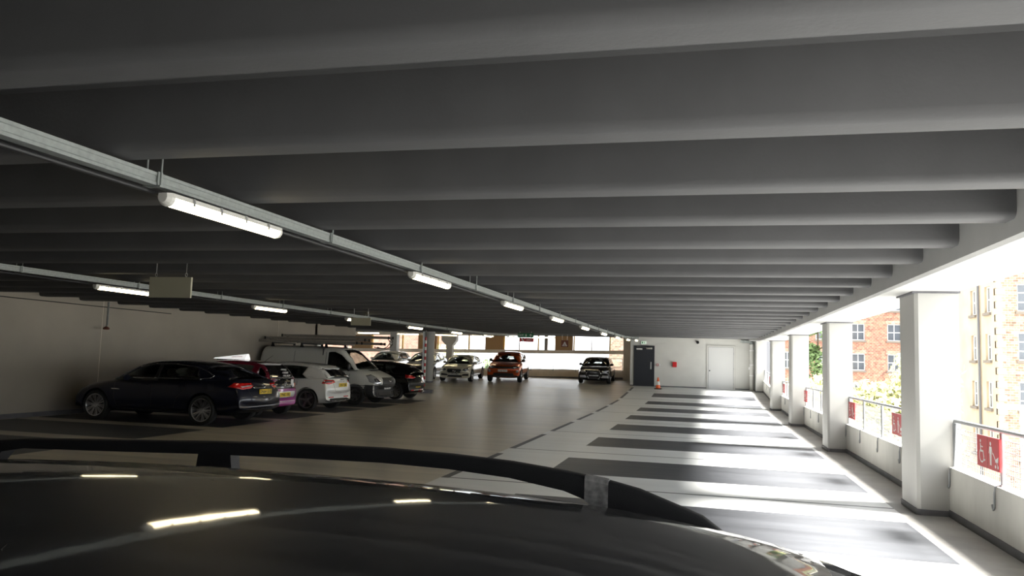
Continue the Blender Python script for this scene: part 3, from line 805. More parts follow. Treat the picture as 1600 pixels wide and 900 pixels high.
def tree(name, c, h, rad, n, m, label, lz=.45, seed=1, leaf=.16):
    rnd = random.Random(seed)
    r = empty(name, c); tag(r, label, 'tree')
    bm = B(); tube(bm, [(0, 0, 0), (.05, .03, h*.3), (-.03, .05, h*.6), (0, 0, h*.9)], [.16, .13, .09, .04], 8)
    br = []
    for k in range(9):
        a = rnd.random()*2*PI; z = h*(.35+.05*k); d = Vector((math.cos(a), math.sin(a), .5))*rad*.7
        tube(bm, [(0, 0, z), tuple(Vector((0, 0, z))+d*.5+Vector((0, 0, .1))), tuple(Vector((0, 0, z))+d)], [.05, .035, .015], 6)
    obj('trunk', bm, 'bark', r, auto=60)
    blobs = [(Vector((rnd.uniform(-1, 1)*rad*.6, rnd.uniform(-1, 1)*rad*.6, h*rnd.uniform(.45, .95))), rad*rnd.uniform(.35, .6)) for _ in range(14)]
    bm = B()
    for k in range(n):
        b, q = blobs[k % len(blobs)]
        d = Vector((rnd.gauss(0, 1), rnd.gauss(0, 1), rnd.gauss(0, 1))); d.normalize(); p = b+d*q*rnd.uniform(.6, 1.05)
        u = Vector((rnd.gauss(0, 1), rnd.gauss(0, 1), rnd.gauss(0, 1))); u.normalize(); v = u.cross(d)
        if v.length < .1: continue
        v.normalize(); s = leaf*rnd.uniform(.6, 1.3)
        vs = [bm.verts.new(p+u*s), bm.verts.new(p+v*s*.5+d*s*.1), bm.verts.new(p-u*s), bm.verts.new(p-v*s*.5+d*s*.1)]
        bm.faces.new(vs)
    o = obj('foliage', bm, m, r)
    return r
tree('leafy_tree', (9.2, 41, -7), 9.6, 2.6, 9000, 'leaf_pale', 'pale sunlit tree outside between the two nearest right-hand pillars', seed=3)
tree('leafy_tree', (6.0, 47, -7), 8.2, 2.0, 5000, 'leaf_pale', 'low pale tree outside behind the second railing, left of the taller tree', seed=6)
tree('leafy_tree', (8.2, 62, -7), 13.5, 2.0, 6000, 'leaf_green', 'dark green tree outside between the second and third right-hand pillars', seed=5)
tree('leafy_tree', (-20.5, 62, -7), 9.3, 2.4, 5000, 'leaf_pale', 'yellow-green tree outside the far window left of the round pillar', seed=8)
tree('leafy_tree', (-17.3, 60, -7), 8.9, 1.4, 3000, 'leaf_green', 'small green tree outside the far window right of the round pillar', seed=9)

# ------------------------------------------------------------------ cars
def lerp(a, b, t): return a+(b-a)*t
def sstep(a, b, x):
    t = min(1, max(0, (x-a)/(b-a))); return t*t*(3-2*t)
def grid_mesh(rings, closed_ends, flip=False):
    bm = B(); R = [[bm.verts.new(p) for p in r] for r in rings]
    for A, C in zip(R, R[1:]):
        for k in range(len(A)-1): bm.faces.new((A[k], A[k+1], C[k+1], C[k]))
    return bm, R
def subsurf_mesh(bm, lv):
    bmesh.ops.recalc_face_normals(bm, faces=bm.faces)
    me = bpy.data.meshes.new('tmp'); bm.to_mesh(me); bm.free()
    o = bpy.data.objects.new('tmp', me); COL.objects.link(o)
    md = o.modifiers.new('s', 'SUBSURF'); md.levels = lv; md.render_levels = lv
    out = baked(o, None); bpy.data.objects.remove(o); bpy.data.meshes.remove(me)
    return out
def bool_cut(me, cutters):
    o = bpy.data.objects.new('tmp', me); COL.objects.link(o); tmp = []
    for cb in cutters:
        m2 = bpy.data.meshes.new('cut'); bmesh.ops.recalc_face_normals(cb, faces=cb.faces); cb.to_mesh(m2); cb.free()
        c = bpy.data.objects.new('cut', m2); COL.objects.link(c); tmp.append(c)
        md = o.modifiers.new('b', 'BOOLEAN'); md.operation = 'DIFFERENCE'; md.object = c; md.solver = 'EXACT'
    out = baked(o, None)
    bpy.data.objects.remove(o)
    for c in tmp: bpy.data.objects.remove(c)
    return out
def bvh_of(me):
    return BVHTree.FromPolygons([v.co.copy() for v in me.vertices], [tuple(p.vertices) for p in me.polygons])

class Patch:
    """panels laid on a car's skin: an outline is thrown along a direction onto the surface and given thickness"""
    def __init__(s, *bvhs): s.bvhs = bvhs
    def cast(s, o, d):
        best = None
        for b in s.bvhs:
            h = b.ray_cast(o, d)
            if h[0] is not None and (best is None or h[3] < best[3]): best = h
        return best
    def add(s, bm, d, outline, off=.005, edge=.07, th=.012, mi=0):
        d = Vector(d).normalized()
        if abs(d.z) > .9: U, V = Vector((1, 0, 0)), Vector((0, 1, 0))
        elif abs(d.y) > .99: U, V = Vector((1, 0, 0)), Vector((0, 0, 1))
        elif abs(d.x) > .99: U, V = Vector((0, 1, 0)), Vector((0, 0, 1))
        else: U, V = Vector((-d.y, d.x, 0)).normalized(), Vector((0, 0, 1))
        t = B()
        f = t.faces.new([t.verts.new((a, b, 0)) for a, b in outline])
        bmesh.ops.triangulate(t, faces=[f])
        for _ in range(6):
            es = [e for e in t.edges if e.calc_length() > edge]
            if not es: break
            bmesh.ops.subdivide_edges(t, edges=es, cuts=1)
            bmesh.ops.triangulate(t, faces=[f for f in t.faces if len(f.verts) > 3])
        top, bot, ok = {}, {}, {}
        for v in t.verts:
            o = U*v.co.x+V*v.co.y+d*6
            h = s.cast(o, -d)
            if h is None:
                n = None
                for b in s.bvhs:
                    q = b.find_nearest(U*v.co.x+V*v.co.y+d*.8)
                    if q[0] is not None and (n is None or q[3] < n[3]): n = q
                h = n
            p, nn = h[0], h[1]
            if nn.dot(d) < 0: nn = -nn
            top[v] = bm.verts.new(p+nn*off); bot[v] = bm.verts.new(p+nn*(off-th))
        for f in t.faces:
            for vv in ([top[v] for v in f.verts],):
                try: g = bm.faces.new(vv); g.material_index = mi; g.smooth = True
                except ValueError: pass
        for e in t.edges:
            if e.is_boundary:
                a, b = e.verts
                try: g = bm.faces.new((top[a], top[b], bot[b], bot[a])); g.material_index = mi
                except ValueError: pass
        t.free()
    def line(s, bm, d, pts, w=.01, off=.003, mi=0, closed=False):
        """a narrow strip along a polyline"""
        n = len(pts)
        for i in range(n if closed else n-1):
            a, b = Vector(pts[i]), Vector(pts[(i+1) % n]); t = (b-a)
            if t.length < 1e-6: continue
            t.normalize(); q = Vector((-t.y, t.x))*w/2; a = a-t*w*.3; b = b+t*w*.3
            s.add(bm, d, [tuple(a+q), tuple(a-q), tuple(b-q), tuple(b+q)], off, .09, .008, mi)
def pobj(name, bm, m, parent):
    return obj(name, bm, m, parent)

def wheel_mesh(R, rr, wdt, spokes, twin=False, tw=.028):
    """tyre and rim, axis along local Y, outer face towards +Y"""
    h = wdt/2
    tyre = B(); lathe(tyre, [(rr-.005, -h*.9), (R-.03, -h), (R, -h*.7), (R, h*.7), (R-.03, h), (rr+.01, h*.92), (rr-.005, h*.75), (rr-.02, -h*.5)], 36, 'Y')
    rim = B()
    lathe(rim, [(rr-.02, -h*.6), (rr, h*.72), (rr+.006, h*.88), (rr-.012, h*.86), (rr-.03, h*.5), (rr-.035, -h*.6)], 36, 'Y')
    lathe(rim, [(.0, h*.62), (.05, h*.66), (.062, h*.55), (.062, h*.2)], 16, 'Y')
    for k in range(spokes):
        for da in ((-.11, .11) if twin else (0,)):
            a = 2*PI*k/spokes+da
            M4 = Matrix.Rotation(-a, 4, 'Y')
            t2 = tw*(.55 if twin else 1)
            vs = [(.04, h*.58), (rr-.012, h*.80), (rr-.012, h*.45), (.04, h*.25)]
            prism(rim, [(x, y) for x, y in vs], -t2, t2, 'XY')
            rim.verts.ensure_lookup_table()
            bmesh.ops.transform(rim, matrix=M4, verts=rim.verts[-8:])
    disc = B(); lathe(disc, [(.0, -h*.1), (rr*.72, -h*.1), (rr*.72, -h*.25), (.0, -h*.25)], 28, 'Y'); lathe(disc, [(rr-.03, -h*.55), (.0, -h*.55), (.0, -h*.6), (rr-.03, -h*.6)], 24, 'Y')
    return tyre, rim, disc

def car(name, label, cat, loc, rz, sp, pitch=0, group=None):
    L, Wd, H = sp['L'], sp['W'], sp['H']; wb = sp['wb']; xf = wb/2+sp['fo']; xr = xf-L; w = Wd/2
    root = empty(name, loc, rz, pitch); tag(root, label, cat, group)
    # ---- lower body
    top = sorted(sp['top']); bot = sorted(sp['bot'])
    cf, cr = sp.get('cf', .26), sp.get('cr', .16)
    xs = sorted({round(x, 3) for x, z in top}|{round(x, 3) for x, z in bot}|{wb/2-.5, wb/2+.45, -wb/2-.45, -wb/2+.5, 0})
    ends = {xs[0], xs[-1]}
    xs = [xs[0], xs[0]+.015]+[x for x in xs[1:-1] if xs[0]+.03 < x < xs[-1]-.03]+[xs[-1]-.015, xs[-1]]
    def plan(p):
        x, y, z = p; q = (abs(y)/w)**2.6
        return Vector((x-cf*q*sstep(xf-1.0, xf, x)+cr*q*sstep(xr+.9, xr, x), y, z))
    belt_drop = sp.get('drop', .05); tumble_low = sp.get('side', .975)
    rings = []
    for x in xs:
        zt_, zb_ = interp(x, top), interp(x, bot)
        ww = w*(1-.05*sstep(xf-.9, xf, x)-.05*sstep(xr+.9, xr, x)); dz = zt_-zb_
        d = min(belt_drop, dz*.2)
        sh = .93-.10*sstep(xf-1.7, xf-.2, x)
        half = [(0, zb_), (.75*ww, zb_), (.95*ww, zb_+.10*dz), (ww*.985, zb_+.25*dz), (ww, zb_+.55*dz), (ww*tumble_low, zb_+.84*dz), (ww*sh, zt_-d*.55), (ww*.62, zt_-d*.1), (0, zt_)]
        ring = [plan((x, y, z)) for y, z in half]+[plan((x, -y, z)) for y, z in half[-2:0:-1]]
        rings.append(ring)
    bm = B(); R = [[bm.verts.new(p) for p in r] for r in rings]; n = len(R[0])
    for A, C in zip(R, R[1:]):
        for k in range(n): bm.faces.new((A[k], A[(k+1) % n], C[(k+1) % n], C[k]))
    for rg in (R[0], R[-1]):
        # quad strip caps
        m = n//2
        for k in range(m):
            a, b, c_, d_ = rg[k], rg[k+1], rg[(n-k-1) % n], rg[(n-k) % n]
            vs = []
            for v in (a, b, c_, d_):
                if v not in vs: vs.append(v)
            if len(vs) > 2: bm.faces.new(vs)
    low = subsurf_mesh(bm, 2)
    # wheel wells
    Rw = sp['R']; cut = []
    for sx in (1, -1):
        for sy in (1, -1):
            cb = B(); lathe(cb, [(Rw+.045, sy*(w-.33)), (Rw+.045, sy*(w+.2))], 40, 'Y', (sx*wb/2, 0, Rw+.01)); cut.append(cb)
    bvh_low = bvh_of(low)
    body_me = bool_cut(low.copy(), cut)
    body_me.name = 'body'
    body = link('body', body_me, root, sp['paint'])
    for p in body_me.polygons: p.use_smooth = True
    try: body_me.set_sharp_from_angle(angle=math.radians(50))
    except Exception: pass
    # ---- greenhouse glass shell
    gh = sorted(sp['gh']); zbelt = sp['belt']; hwb = w*sp.get('ghw', .91); tum = sp.get('tum', .38); crown = sp.get('crown', .025)
    gx = [x for x, z in gh]
    dense = []
    for a, b in zip(gx, gx[1:]):
        k = max(1, int((b-a)/.28))
        dense += [a+(b-a)*i/k for i in range(k)]
    dense.append(gx[-1])
    rings = []
    cfg = sp.get('cfg', .22)
    for x in dense:
        zr = interp(x, gh); zb_ = min(interp(x, [(a, b) for a, b in zbelt]) if isinstance(zbelt, list) else zbelt, zr-.02); h = max(.02, zr-zb_)
        hw = lambda z: (hwb-(z-zb_)*tum)*(1-.05*sstep(gx[-1]-.8, gx[-1], x)-.06*sstep(gx[0]+1.0, gx[0], x))
        half = [(hw(zb_), zb_-.06), (hw(zb_), zb_), (hw(zb_+.33*h), zb_+.33*h), (hw(zb_+.66*h), zb_+.66*h), (hw(zb_+.88*h), zb_+.88*h), (hw(zb_+h)-.05, zb_+.975*h), (hw(zb_+h)*.72, zb_+h+crown*.45), (hw(zb_+h)*.36, zb_+h+crown*.86), (0, zb_+h+crown)]
        def pl(p):
            x_, y, z = p; q = (abs(y)/hwb)**2
            return Vector((x_-cfg*q*sstep(gx[-1]-1.1, gx[-1]-.5, x)+.12*q*sstep(gx[0]+.9, gx[0]+.3, x), y, z))
        rings.append([pl((x, y, z)) for y, z in half]+[pl((x, -y, z)) for y, z in half[-2::-1]])
    bm, RR = grid_mesh(rings, False)
    shell = subsurf_mesh(bm, 2)
    bvh_g = bvh_of(shell)
    g = link('window_glass', shell, root, sp.get('glass', 'glass_dark'), smooth=True)
    PB, PG, PA = Patch(bvh_low), Patch(bvh_g), Patch(bvh_low, bvh_g)
    # ---- roof and pillars
    rp = B()
    for poly in sp['roof']: PG.add(rp, (0, 0, 1), poly, .012, .10, .02)
    for poly in sp['frames']:
        for sy in (1, -1): PG.add(rp, (0, sy, 0), poly, .012, .08, .02)
    pobj('roof', rp, sp.get('roof_paint', sp['paint']), root)
    if sp.get('bframes'):
        bp = B()
        for poly in sp['bframes']:
            for sy in (1, -1): PG.add(bp, (0, sy, 0), poly, .010, .08, .016)
        pobj('pillar_trim', bp, 'black_plastic', root)
    # ---- wheels
    ty, rim, disc = wheel_mesh(Rw, sp['rr'], sp.get('tw', .215), sp.get('spokes', 10), sp.get('twin', False), sp.get('sw', .028))
    mw = None
    for sx in (1, -1):
        for sy in (1, -1):
            if mw is None:
                a = obj('wheel', ty, 'rubber', root, auto=40); b = obj('rim', rim, sp.get('rim', 'alloy'), a, auto=40); c = obj('brake_disc', disc, 'dark_alloy', a, auto=40)
                mw = a
            else:
                a = mw.copy(); COL.objects.link(a); a.parent = root
                for ch in list(mw.children): d = ch.copy(); COL.objects.link(d); d.parent = a
            a.location = (sx*wb/2, sy*(w-.115), Rw); a.rotation_euler = (0, .3*sx+.2*sy, 0 if sy > 0 else PI)
    # ---- patches
    for it in sp['patches']:
        nm, m, d, poly = it[:4]; d = tuple(Vector(d).normalized()); o = dict(it[4]) if len(it) > 4 else {}
        both = o.pop('both', False); lab = o.pop('label', None)
        src = {'b': PB, 'g': PG, 'a': PA}[o.pop('on', 'b')]; line = o.pop('line', False); one = o.pop('one', False)
        polys = poly if isinstance(poly[0], list) else [poly]
        for sgn in ((1, -1) if both else (1,)):
            bm = B()
            for pp in polys:
                dd = (d[0], d[1]*sgn, d[2]); q = pp
                if sgn < 0:
                    if abs(d[2]) > .9: q = [(a, -b) for a, b in pp]
                    elif abs(d[1]) > .99: q = pp
                    elif abs(d[0]) > .99: q = [(-a, b) for a, b in pp]; dd = d
                    else: q = [(-a, b) for a, b in pp]
                if line: src.line(bm, dd, q, **o)
                else: src.add(bm, dd, q, **o)
            ob = pobj(nm, bm, m, root)
            if lab: ob['label'] = lab
    # ---- mirrors
    if sp.get('mirror'):
        mx, my, mz = sp['mirror']; my -= .07; big = sp.get('mirror_big', 1)
        for sy in (1, -1):
            bm = B(); bmesh.ops.create_uvsphere(bm, u_segments=16, v_segments=10, radius=1, matrix=Matrix.Translation((mx, sy*(my+.065), mz)) @ Matrix.Diagonal((.075, .105, .075*big, 1)))
            for v in bm.verts:
                if v.co.x < mx-.02: v.co.x = mx-.02
            o = obj('wing_mirror', bm, sp.get('mirror_paint', sp['paint']), root, auto=50)
            bm = B(); tube(bm, [(mx+.03, sy*(my-.14), mz-.06), (mx+.01, sy*(my+.06), mz-.03)], [.03, .022], 8); obj('mirror_arm', bm, 'black_plastic', o, auto=50)
    # ---- plates
    for end, txt, z, yel in sp.get('plates', []):
        s_ = 1 if end > 0 else -1
        h = bvh_low.ray_cast(Vector((s_*5, 0, z)), Vector((-s_, 0, 0)))
        x = (h[0].x if h[0] else (xf if s_ > 0 else xr))+s_*.012
        bm = B(); bxc(bm, (x, 0, z), (.016, .52, .111), .003)
        pl_ = obj('number_plate', bm, 'plate_yellow' if yel else 'plate_white', root)
        bm = text_bm(txt, .105, frame_mtx((x+s_*.0085, 0, z-.002), (0, s_, 0), (0, 0, 1)), depth=.001, bold=.002)
        obj('plate_lettering', bm, 'plate_black', pl_)
    # ---- interior
    z0 = sp['seat'][0]; hx = sp['seat'][1]
    sm = sp.get('seatm', 'seat_cloth')
    for sx_, nm in ((hx, 'seat'), (hx-.85, 'rear_seat')):
        if nm == 'rear_seat' and sp.get('norear'): continue
        for sy in (.36, -.36):
            bm = B(); M4 = Matrix.Translation((sx_, sy, z0)) @ Matrix.Rotation(-.25, 4, 'Y')
            bxc(bm, (0, 0, .12), (.12, .46, .62), .05, mtx=M4)
            o = obj(nm, bm, sm, root, auto=50)
            bm = B(); bxc(bm, (0, 0, .53), (.09, .25, .17), .04, mtx=M4); tube(bm, [tuple(M4 @ Vector((0, .05, .38))), tuple(M4 @ Vector((0, .05, .48)))], .008, 6)
            obj('headrest', bm, sm, o, auto=50)
    bm = B(); bxc(bm, (gx[-1]-.62, 0, (zbelt if not isinstance(zbelt, list) else zbelt[-1][1])+.02), (.5, hwb*1.7, .09), .04); obj('dashboard', bm, 'black_plastic', root, auto=50)
    sgn = 1 if sp.get('lhd') else -1
    bm = B(); c0 = Vector((gx[-1]-.92, sgn*.36, (zbelt if not isinstance(zbelt, list) else zbelt[-1][1])+.02))
    tube(bm, [tuple(c0+Vector((.06*math.sin(a), .18*math.cos(a), .17*math.sin(a)))) for a in [2*PI*k/18 for k in range(18)]], .014, 6, closed=True); tube(bm, [tuple(c0), tuple(c0+Vector((.2, 0, -.08)))], .03, 6); bxc(bm, c0, (.03, .3, .05), .01)
    obj('steering_wheel', bm, 'black_plastic', root)
    bm = B(); bxc(bm, (gx[-1]-1.0, 0, interp(gx[-1]-1.0, gh)-.10), (.03, .22, .06), .012); bxc(bm, (gx[-1]-.98, 0, interp(gx[-1]-1.0, gh)-.04), (.02, .02, .1)); obj('rear_view_mirror', bm, 'black_plastic', root)
    return dict(root=root, PB=PB, PG=PG, PA=PA, xf=xf, xr=xr, w=w)

def rrect(a0, b0, a1, b1, r=.03, n=3):
    pts = []
    for cx, cy, t in ((a1-r, b1-r, 0), (a0+r, b1-r, PI/2), (a0+r, b0+r, PI), (a1-r, b0+r, 1.5*PI)):
        for k in range(n+1): a = t+PI/2*k/n; pts.append((cx+r*math.cos(a), cy+r*math.sin(a)))
    return pts
def doors(x0, xm, x1, zs, zb, m='plate_black'):
    """shut lines of the side doors and two handles"""
    ls = [[(x0, zb), (x0-.02, zs+.25), (x0-.12, zs)], [(xm, zb), (xm, zs)], [(x1, zb), (x1, zb-.15), (x1+.22, zs+.30), (x1+.32, zs)], [(x0-.12, zs), (x1+.32, zs)]]
    return [('door_seam', m, (0, 1, 0), ls, dict(both=True, line=True, w=.010, off=.002))]
def handles(pts, m, z):
    return [('door_handle', m, (0, 1, 0), rrect(x-.10, z-.016, x+.10, z+.016, .014), dict(both=True, off=.022, th=.026, edge=.05)) for x in pts]

GREY = mat('paint_grey', (.011, .0115, .013), .45, 0, coat=.55, spec=.08)
mat('paint_navy', (.006, .008, .020), .35, .2, coat=.6, spec=.3); paint('paint_white', (.72, .72, .70), .3); paint('paint_van', (.62, .62, .58), .4, coat=.6)
paint('paint_black', (.008, .008, .009), .2, .2); paint('paint_silver', (.55, .56, .58), .28, .7); paint('paint_cream', (.70, .66, .54), .28, .2)
paint('paint_orange', (.50, .075, .012), .28, .4); paint('paint_magenta', (.30, .02, .22), .3); paint('paint_maroon', (.20, .010, .03), .3)
mat('oem_black', (.012, .012, .013), .25, coat=1)
mat('bumper_grey', (.035, .036, .038), .55)

mat('mid_alloy', (.36, .36, .37), .3, .9)
def P3(d, pts):
    v = Vector(d).normalized(); U = Vector((-v.y, v.x, 0))
    return [(U.x*x+U.y*y, z) for x, y, z in pts]
# --- foreground estate
def estate():
    sp = dict(L=4.60, W=1.84, H=1.48, wb=2.68, fo=.90, R=.325, rr=.215, paint='paint_grey', glass='glass_black', spokes=5, twin=True,
      top=[(2.24, .45), (2.22, .62), (2.10, .76), (1.6, .88), (1.15, .95), (.8, .99), (-1.9, 1.0), (-2.25, .98), (-2.34, .8), (-2.36, .45)],
      bot=[(2.24, .26), (1.9, .2), (0, .19), (-1.9, .22), (-2.36, .34)],
      gh=[(1.22, .97), (.75, 1.235), (.22, 1.42), (-.3, 1.463), (-.8, 1.473), (-1.3, 1.468), (-1.85, 1.44), (-2.05, 1.36), (-2.30, 1.0)], belt=.96, tum=.40, crown=.035, cfg=.16,
      roof=[[(.27, -.50), (.27, .50), (.18, .60), (-.3, .645), (-1.3, .645), (-1.92, .59), (-1.98, .5), (-1.98, -.5), (-1.92, -.59), (-1.3, -.645), (-.3, -.645), (.18, -.60)]],
      frames=[[(1.10, .96), (.98, .96), (.10, 1.37), (.18, 1.43), (.75, 1.24)], [(.20, 1.42), (.05, 1.36), (-.6, 1.39), (-1.3, 1.385), (-1.9, 1.36), (-1.95, 1.46), (-.8, 1.50)], [(-1.75, .96), (-1.9, 1.38), (-2.1, 1.36), (-2.28, .96)]],
      bframes=[[(-.05, .96), (-.15, .96), (-.17, 1.39), (-.08, 1.39)], [(-.95, .96), (-1.05, .96), (-1.08, 1.38), (-.99, 1.38)]],
      patches=doors(.95, -.1, -1.0, .28, .93)+handles((.15, -.85), 'paint_grey', .84)+[
        ('headlight', 'clear_lens', (1, .45, 0), P3((1, .45, 0), [(2.1, .74, .62), (1.85, .86, .74), (1.92, .82, .80), (2.12, .55, .74), (2.17, .48, .65)]), dict(both=True)),
        ('tail_light', 'red_lens', (-1, .55, 0), P3((-1, .55, 0), [(-2.05, .86, .72), (-2.05, .86, .93), (-2.30, .66, .95), (-2.33, .62, .74)]), dict(both=True)),
        ('grille', 'black_plastic', (1, 0, 0), rrect(-.48, .48, .48, .66, .05), {})],
      mirror=(.72, .90, 1.0), plates=[(1, 'MK61 RVT', .40, False), (-1, 'MK61 RVT', .72, True)], seat=(.72, -.05))
    return car('estate_car', 'dark grey estate car with black roof rails, its roof filling the bottom of the view', 'car', (-.09+.02, 1.08, 0), 0, sp)
ES = estate()

# roof rails of the estate: a flat arched bar on three feet, running into fins at both ends
def roof_rail(parent, sy):
    topl = [(-1.84, 1.474), (-1.80, 1.495), (-1.70, 1.505), (-1.45, 1.516), (-1.15, 1.528), (-.90, 1.535), (-.71, 1.537), (-.55, 1.533), (-.41, 1.525), (-.29, 1.512), (-.20, 1.499), (-.13, 1.484), (-.05, 1.456), (.0, 1.438), (.04, 1.41)]
    botl = [(-1.84, 1.43), (-1.80, 1.43), (-1.765, 1.470), (-1.70, 1.482), (-1.45, 1.489), (-1.15, 1.499), (-.90, 1.504), (-.71, 1.506), (-.55, 1.502), (-.41, 1.492), (-.29, 1.473), (-.24, 1.456), (-.205, 1.42), (-.15, 1.385), (.04, 1.375)]
    xs = sorted({x for x, z in topl}|{x for x, z in botl})
    def bar(xs, zt_, zb_, w):
        bm = B(); rings = []
        for x in xs:
            a, b = zt_(x), zb_(x); r = min(.008, (a-b)*.35)
            sec = [(-w/2, b), (w/2, b), (w/2, a-r), (w/2-r*.4, a-r*.35), (w/2-r, a), (-w/2+r, a), (-w/2+r*.4, a-r*.35), (-w/2, a-r)]
            rings.append([bm.verts.new((x+.07, sy*(.62)+y, z)) for y, z in sec])
        for A, C in zip(rings, rings[1:]):
            for k in range(8): bm.faces.new((A[k], A[(k+1) % 8], C[(k+1) % 8], C[k]))
        bm.faces.new(rings[0]); bm.faces.new(rings[-1])
        return bm
    o = obj('roof_rail', bar(xs, lambda x: interp(x, topl), lambda x: interp(x, botl), .042), 'rail_black', parent, auto=40)
    bm = B(); prism(bm, [(-1.20, 1.40), (-1.085, 1.40), (-1.10, 1.51), (-1.185, 1.51)], sy*.62-.018, sy*.62+.018, 'XZ'); bmesh.ops.translate(bm, verts=bm.verts, vec=(.07, 0, 0))
    obj('rail_foot', bm, 'rail_black', o)
    bm = bar([-.245, -.235, -.205, -.195], lambda x: interp(x, topl)+.0015, lambda x: interp(x, botl)-.001, .0445)
    obj('rail_joint', bm, 'scuffed_trim', o)['label'] = 'scuffed grey joint piece'
mat('rail_black', (.014, .014, .015), .6, spec=.15, bump=.15, bscale=400)
mat('scuffed_trim', (.16, .155, .15), .7, var=.5, vscale=60)
for sy in (1, -1): roof_rail(ES['root'], sy)
bm = B()
for sy in (1, -1): ES['PG'].line(bm, (0, 0, 1), [(.24, sy*.612), (.15, sy*.655), (-.3, sy*.68), (-1.3, sy*.68), (-1.95, sy*.62)], .012, .016)
obj('roof_moulding', bm, 'black_plastic', ES['root'])

def auto_gh(sp, xrf, xrr, C, Aw=.085, B_=None, rail=.075, shA=.16):
    """roof skin and pillar outlines from the greenhouse curve"""
    gh = sorted(sp['gh']); w = sp['W']/2; hwb = w*sp.get('ghw', .91); tum = sp.get('tum', .38); bl = sp['belt']
    Z = lambda x: interp(x, gh)
    hw = lambda x: hwb-(Z(x)-bl)*tum
    xs = [xrr+(xrf-xrr)*k/8 for k in range(9)]
    up = [(x-.07*(k in (8,)), hw(x)*(.97 if 0 < k < 8 else .93)) for k, x in enumerate(xs)]
    sp['roof'] = [[(xrf+.03, 0)]+[(a, b) for a, b in reversed(up)]+[(xrr-.03, 0)]+[(a, -b) for a, b in up]]
    x0 = gh[-1][0]
    A = [(x0-shA+.03, bl-.02)]+[(lerp(x0, xrf, t)-shA*(1-t)+.02, Z(lerp(x0, xrf, t))+.015) for t in (.2, .4, .6, .8, 1)]+[(lerp(x0, xrf, t)-shA*(1-t)-Aw*.9, Z(lerp(x0, xrf, t))-.075) for t in (1, .8, .6, .4, .2)]+[(x0-shA-Aw*.9, bl-.02)]
    xs2 = [xrf-.02+(xrr-xrf)*k/8 for k in range(9)]
    top = [(x, Z(x)+.01) for x in xs2]+[(x, Z(x)-rail) for x in reversed(xs2)]
    sp['frames'] = [A, top]+C
    if B_: sp['bframes'] = [[(x+.045, bl-.02), (x-.05, bl-.02), (x-.075, Z(x)-rail+.01), (x+.015, Z(x)-rail+.01)] for x in B_]
    return sp
D1 = (1, .45, 0); D2 = (-1, .55, 0)

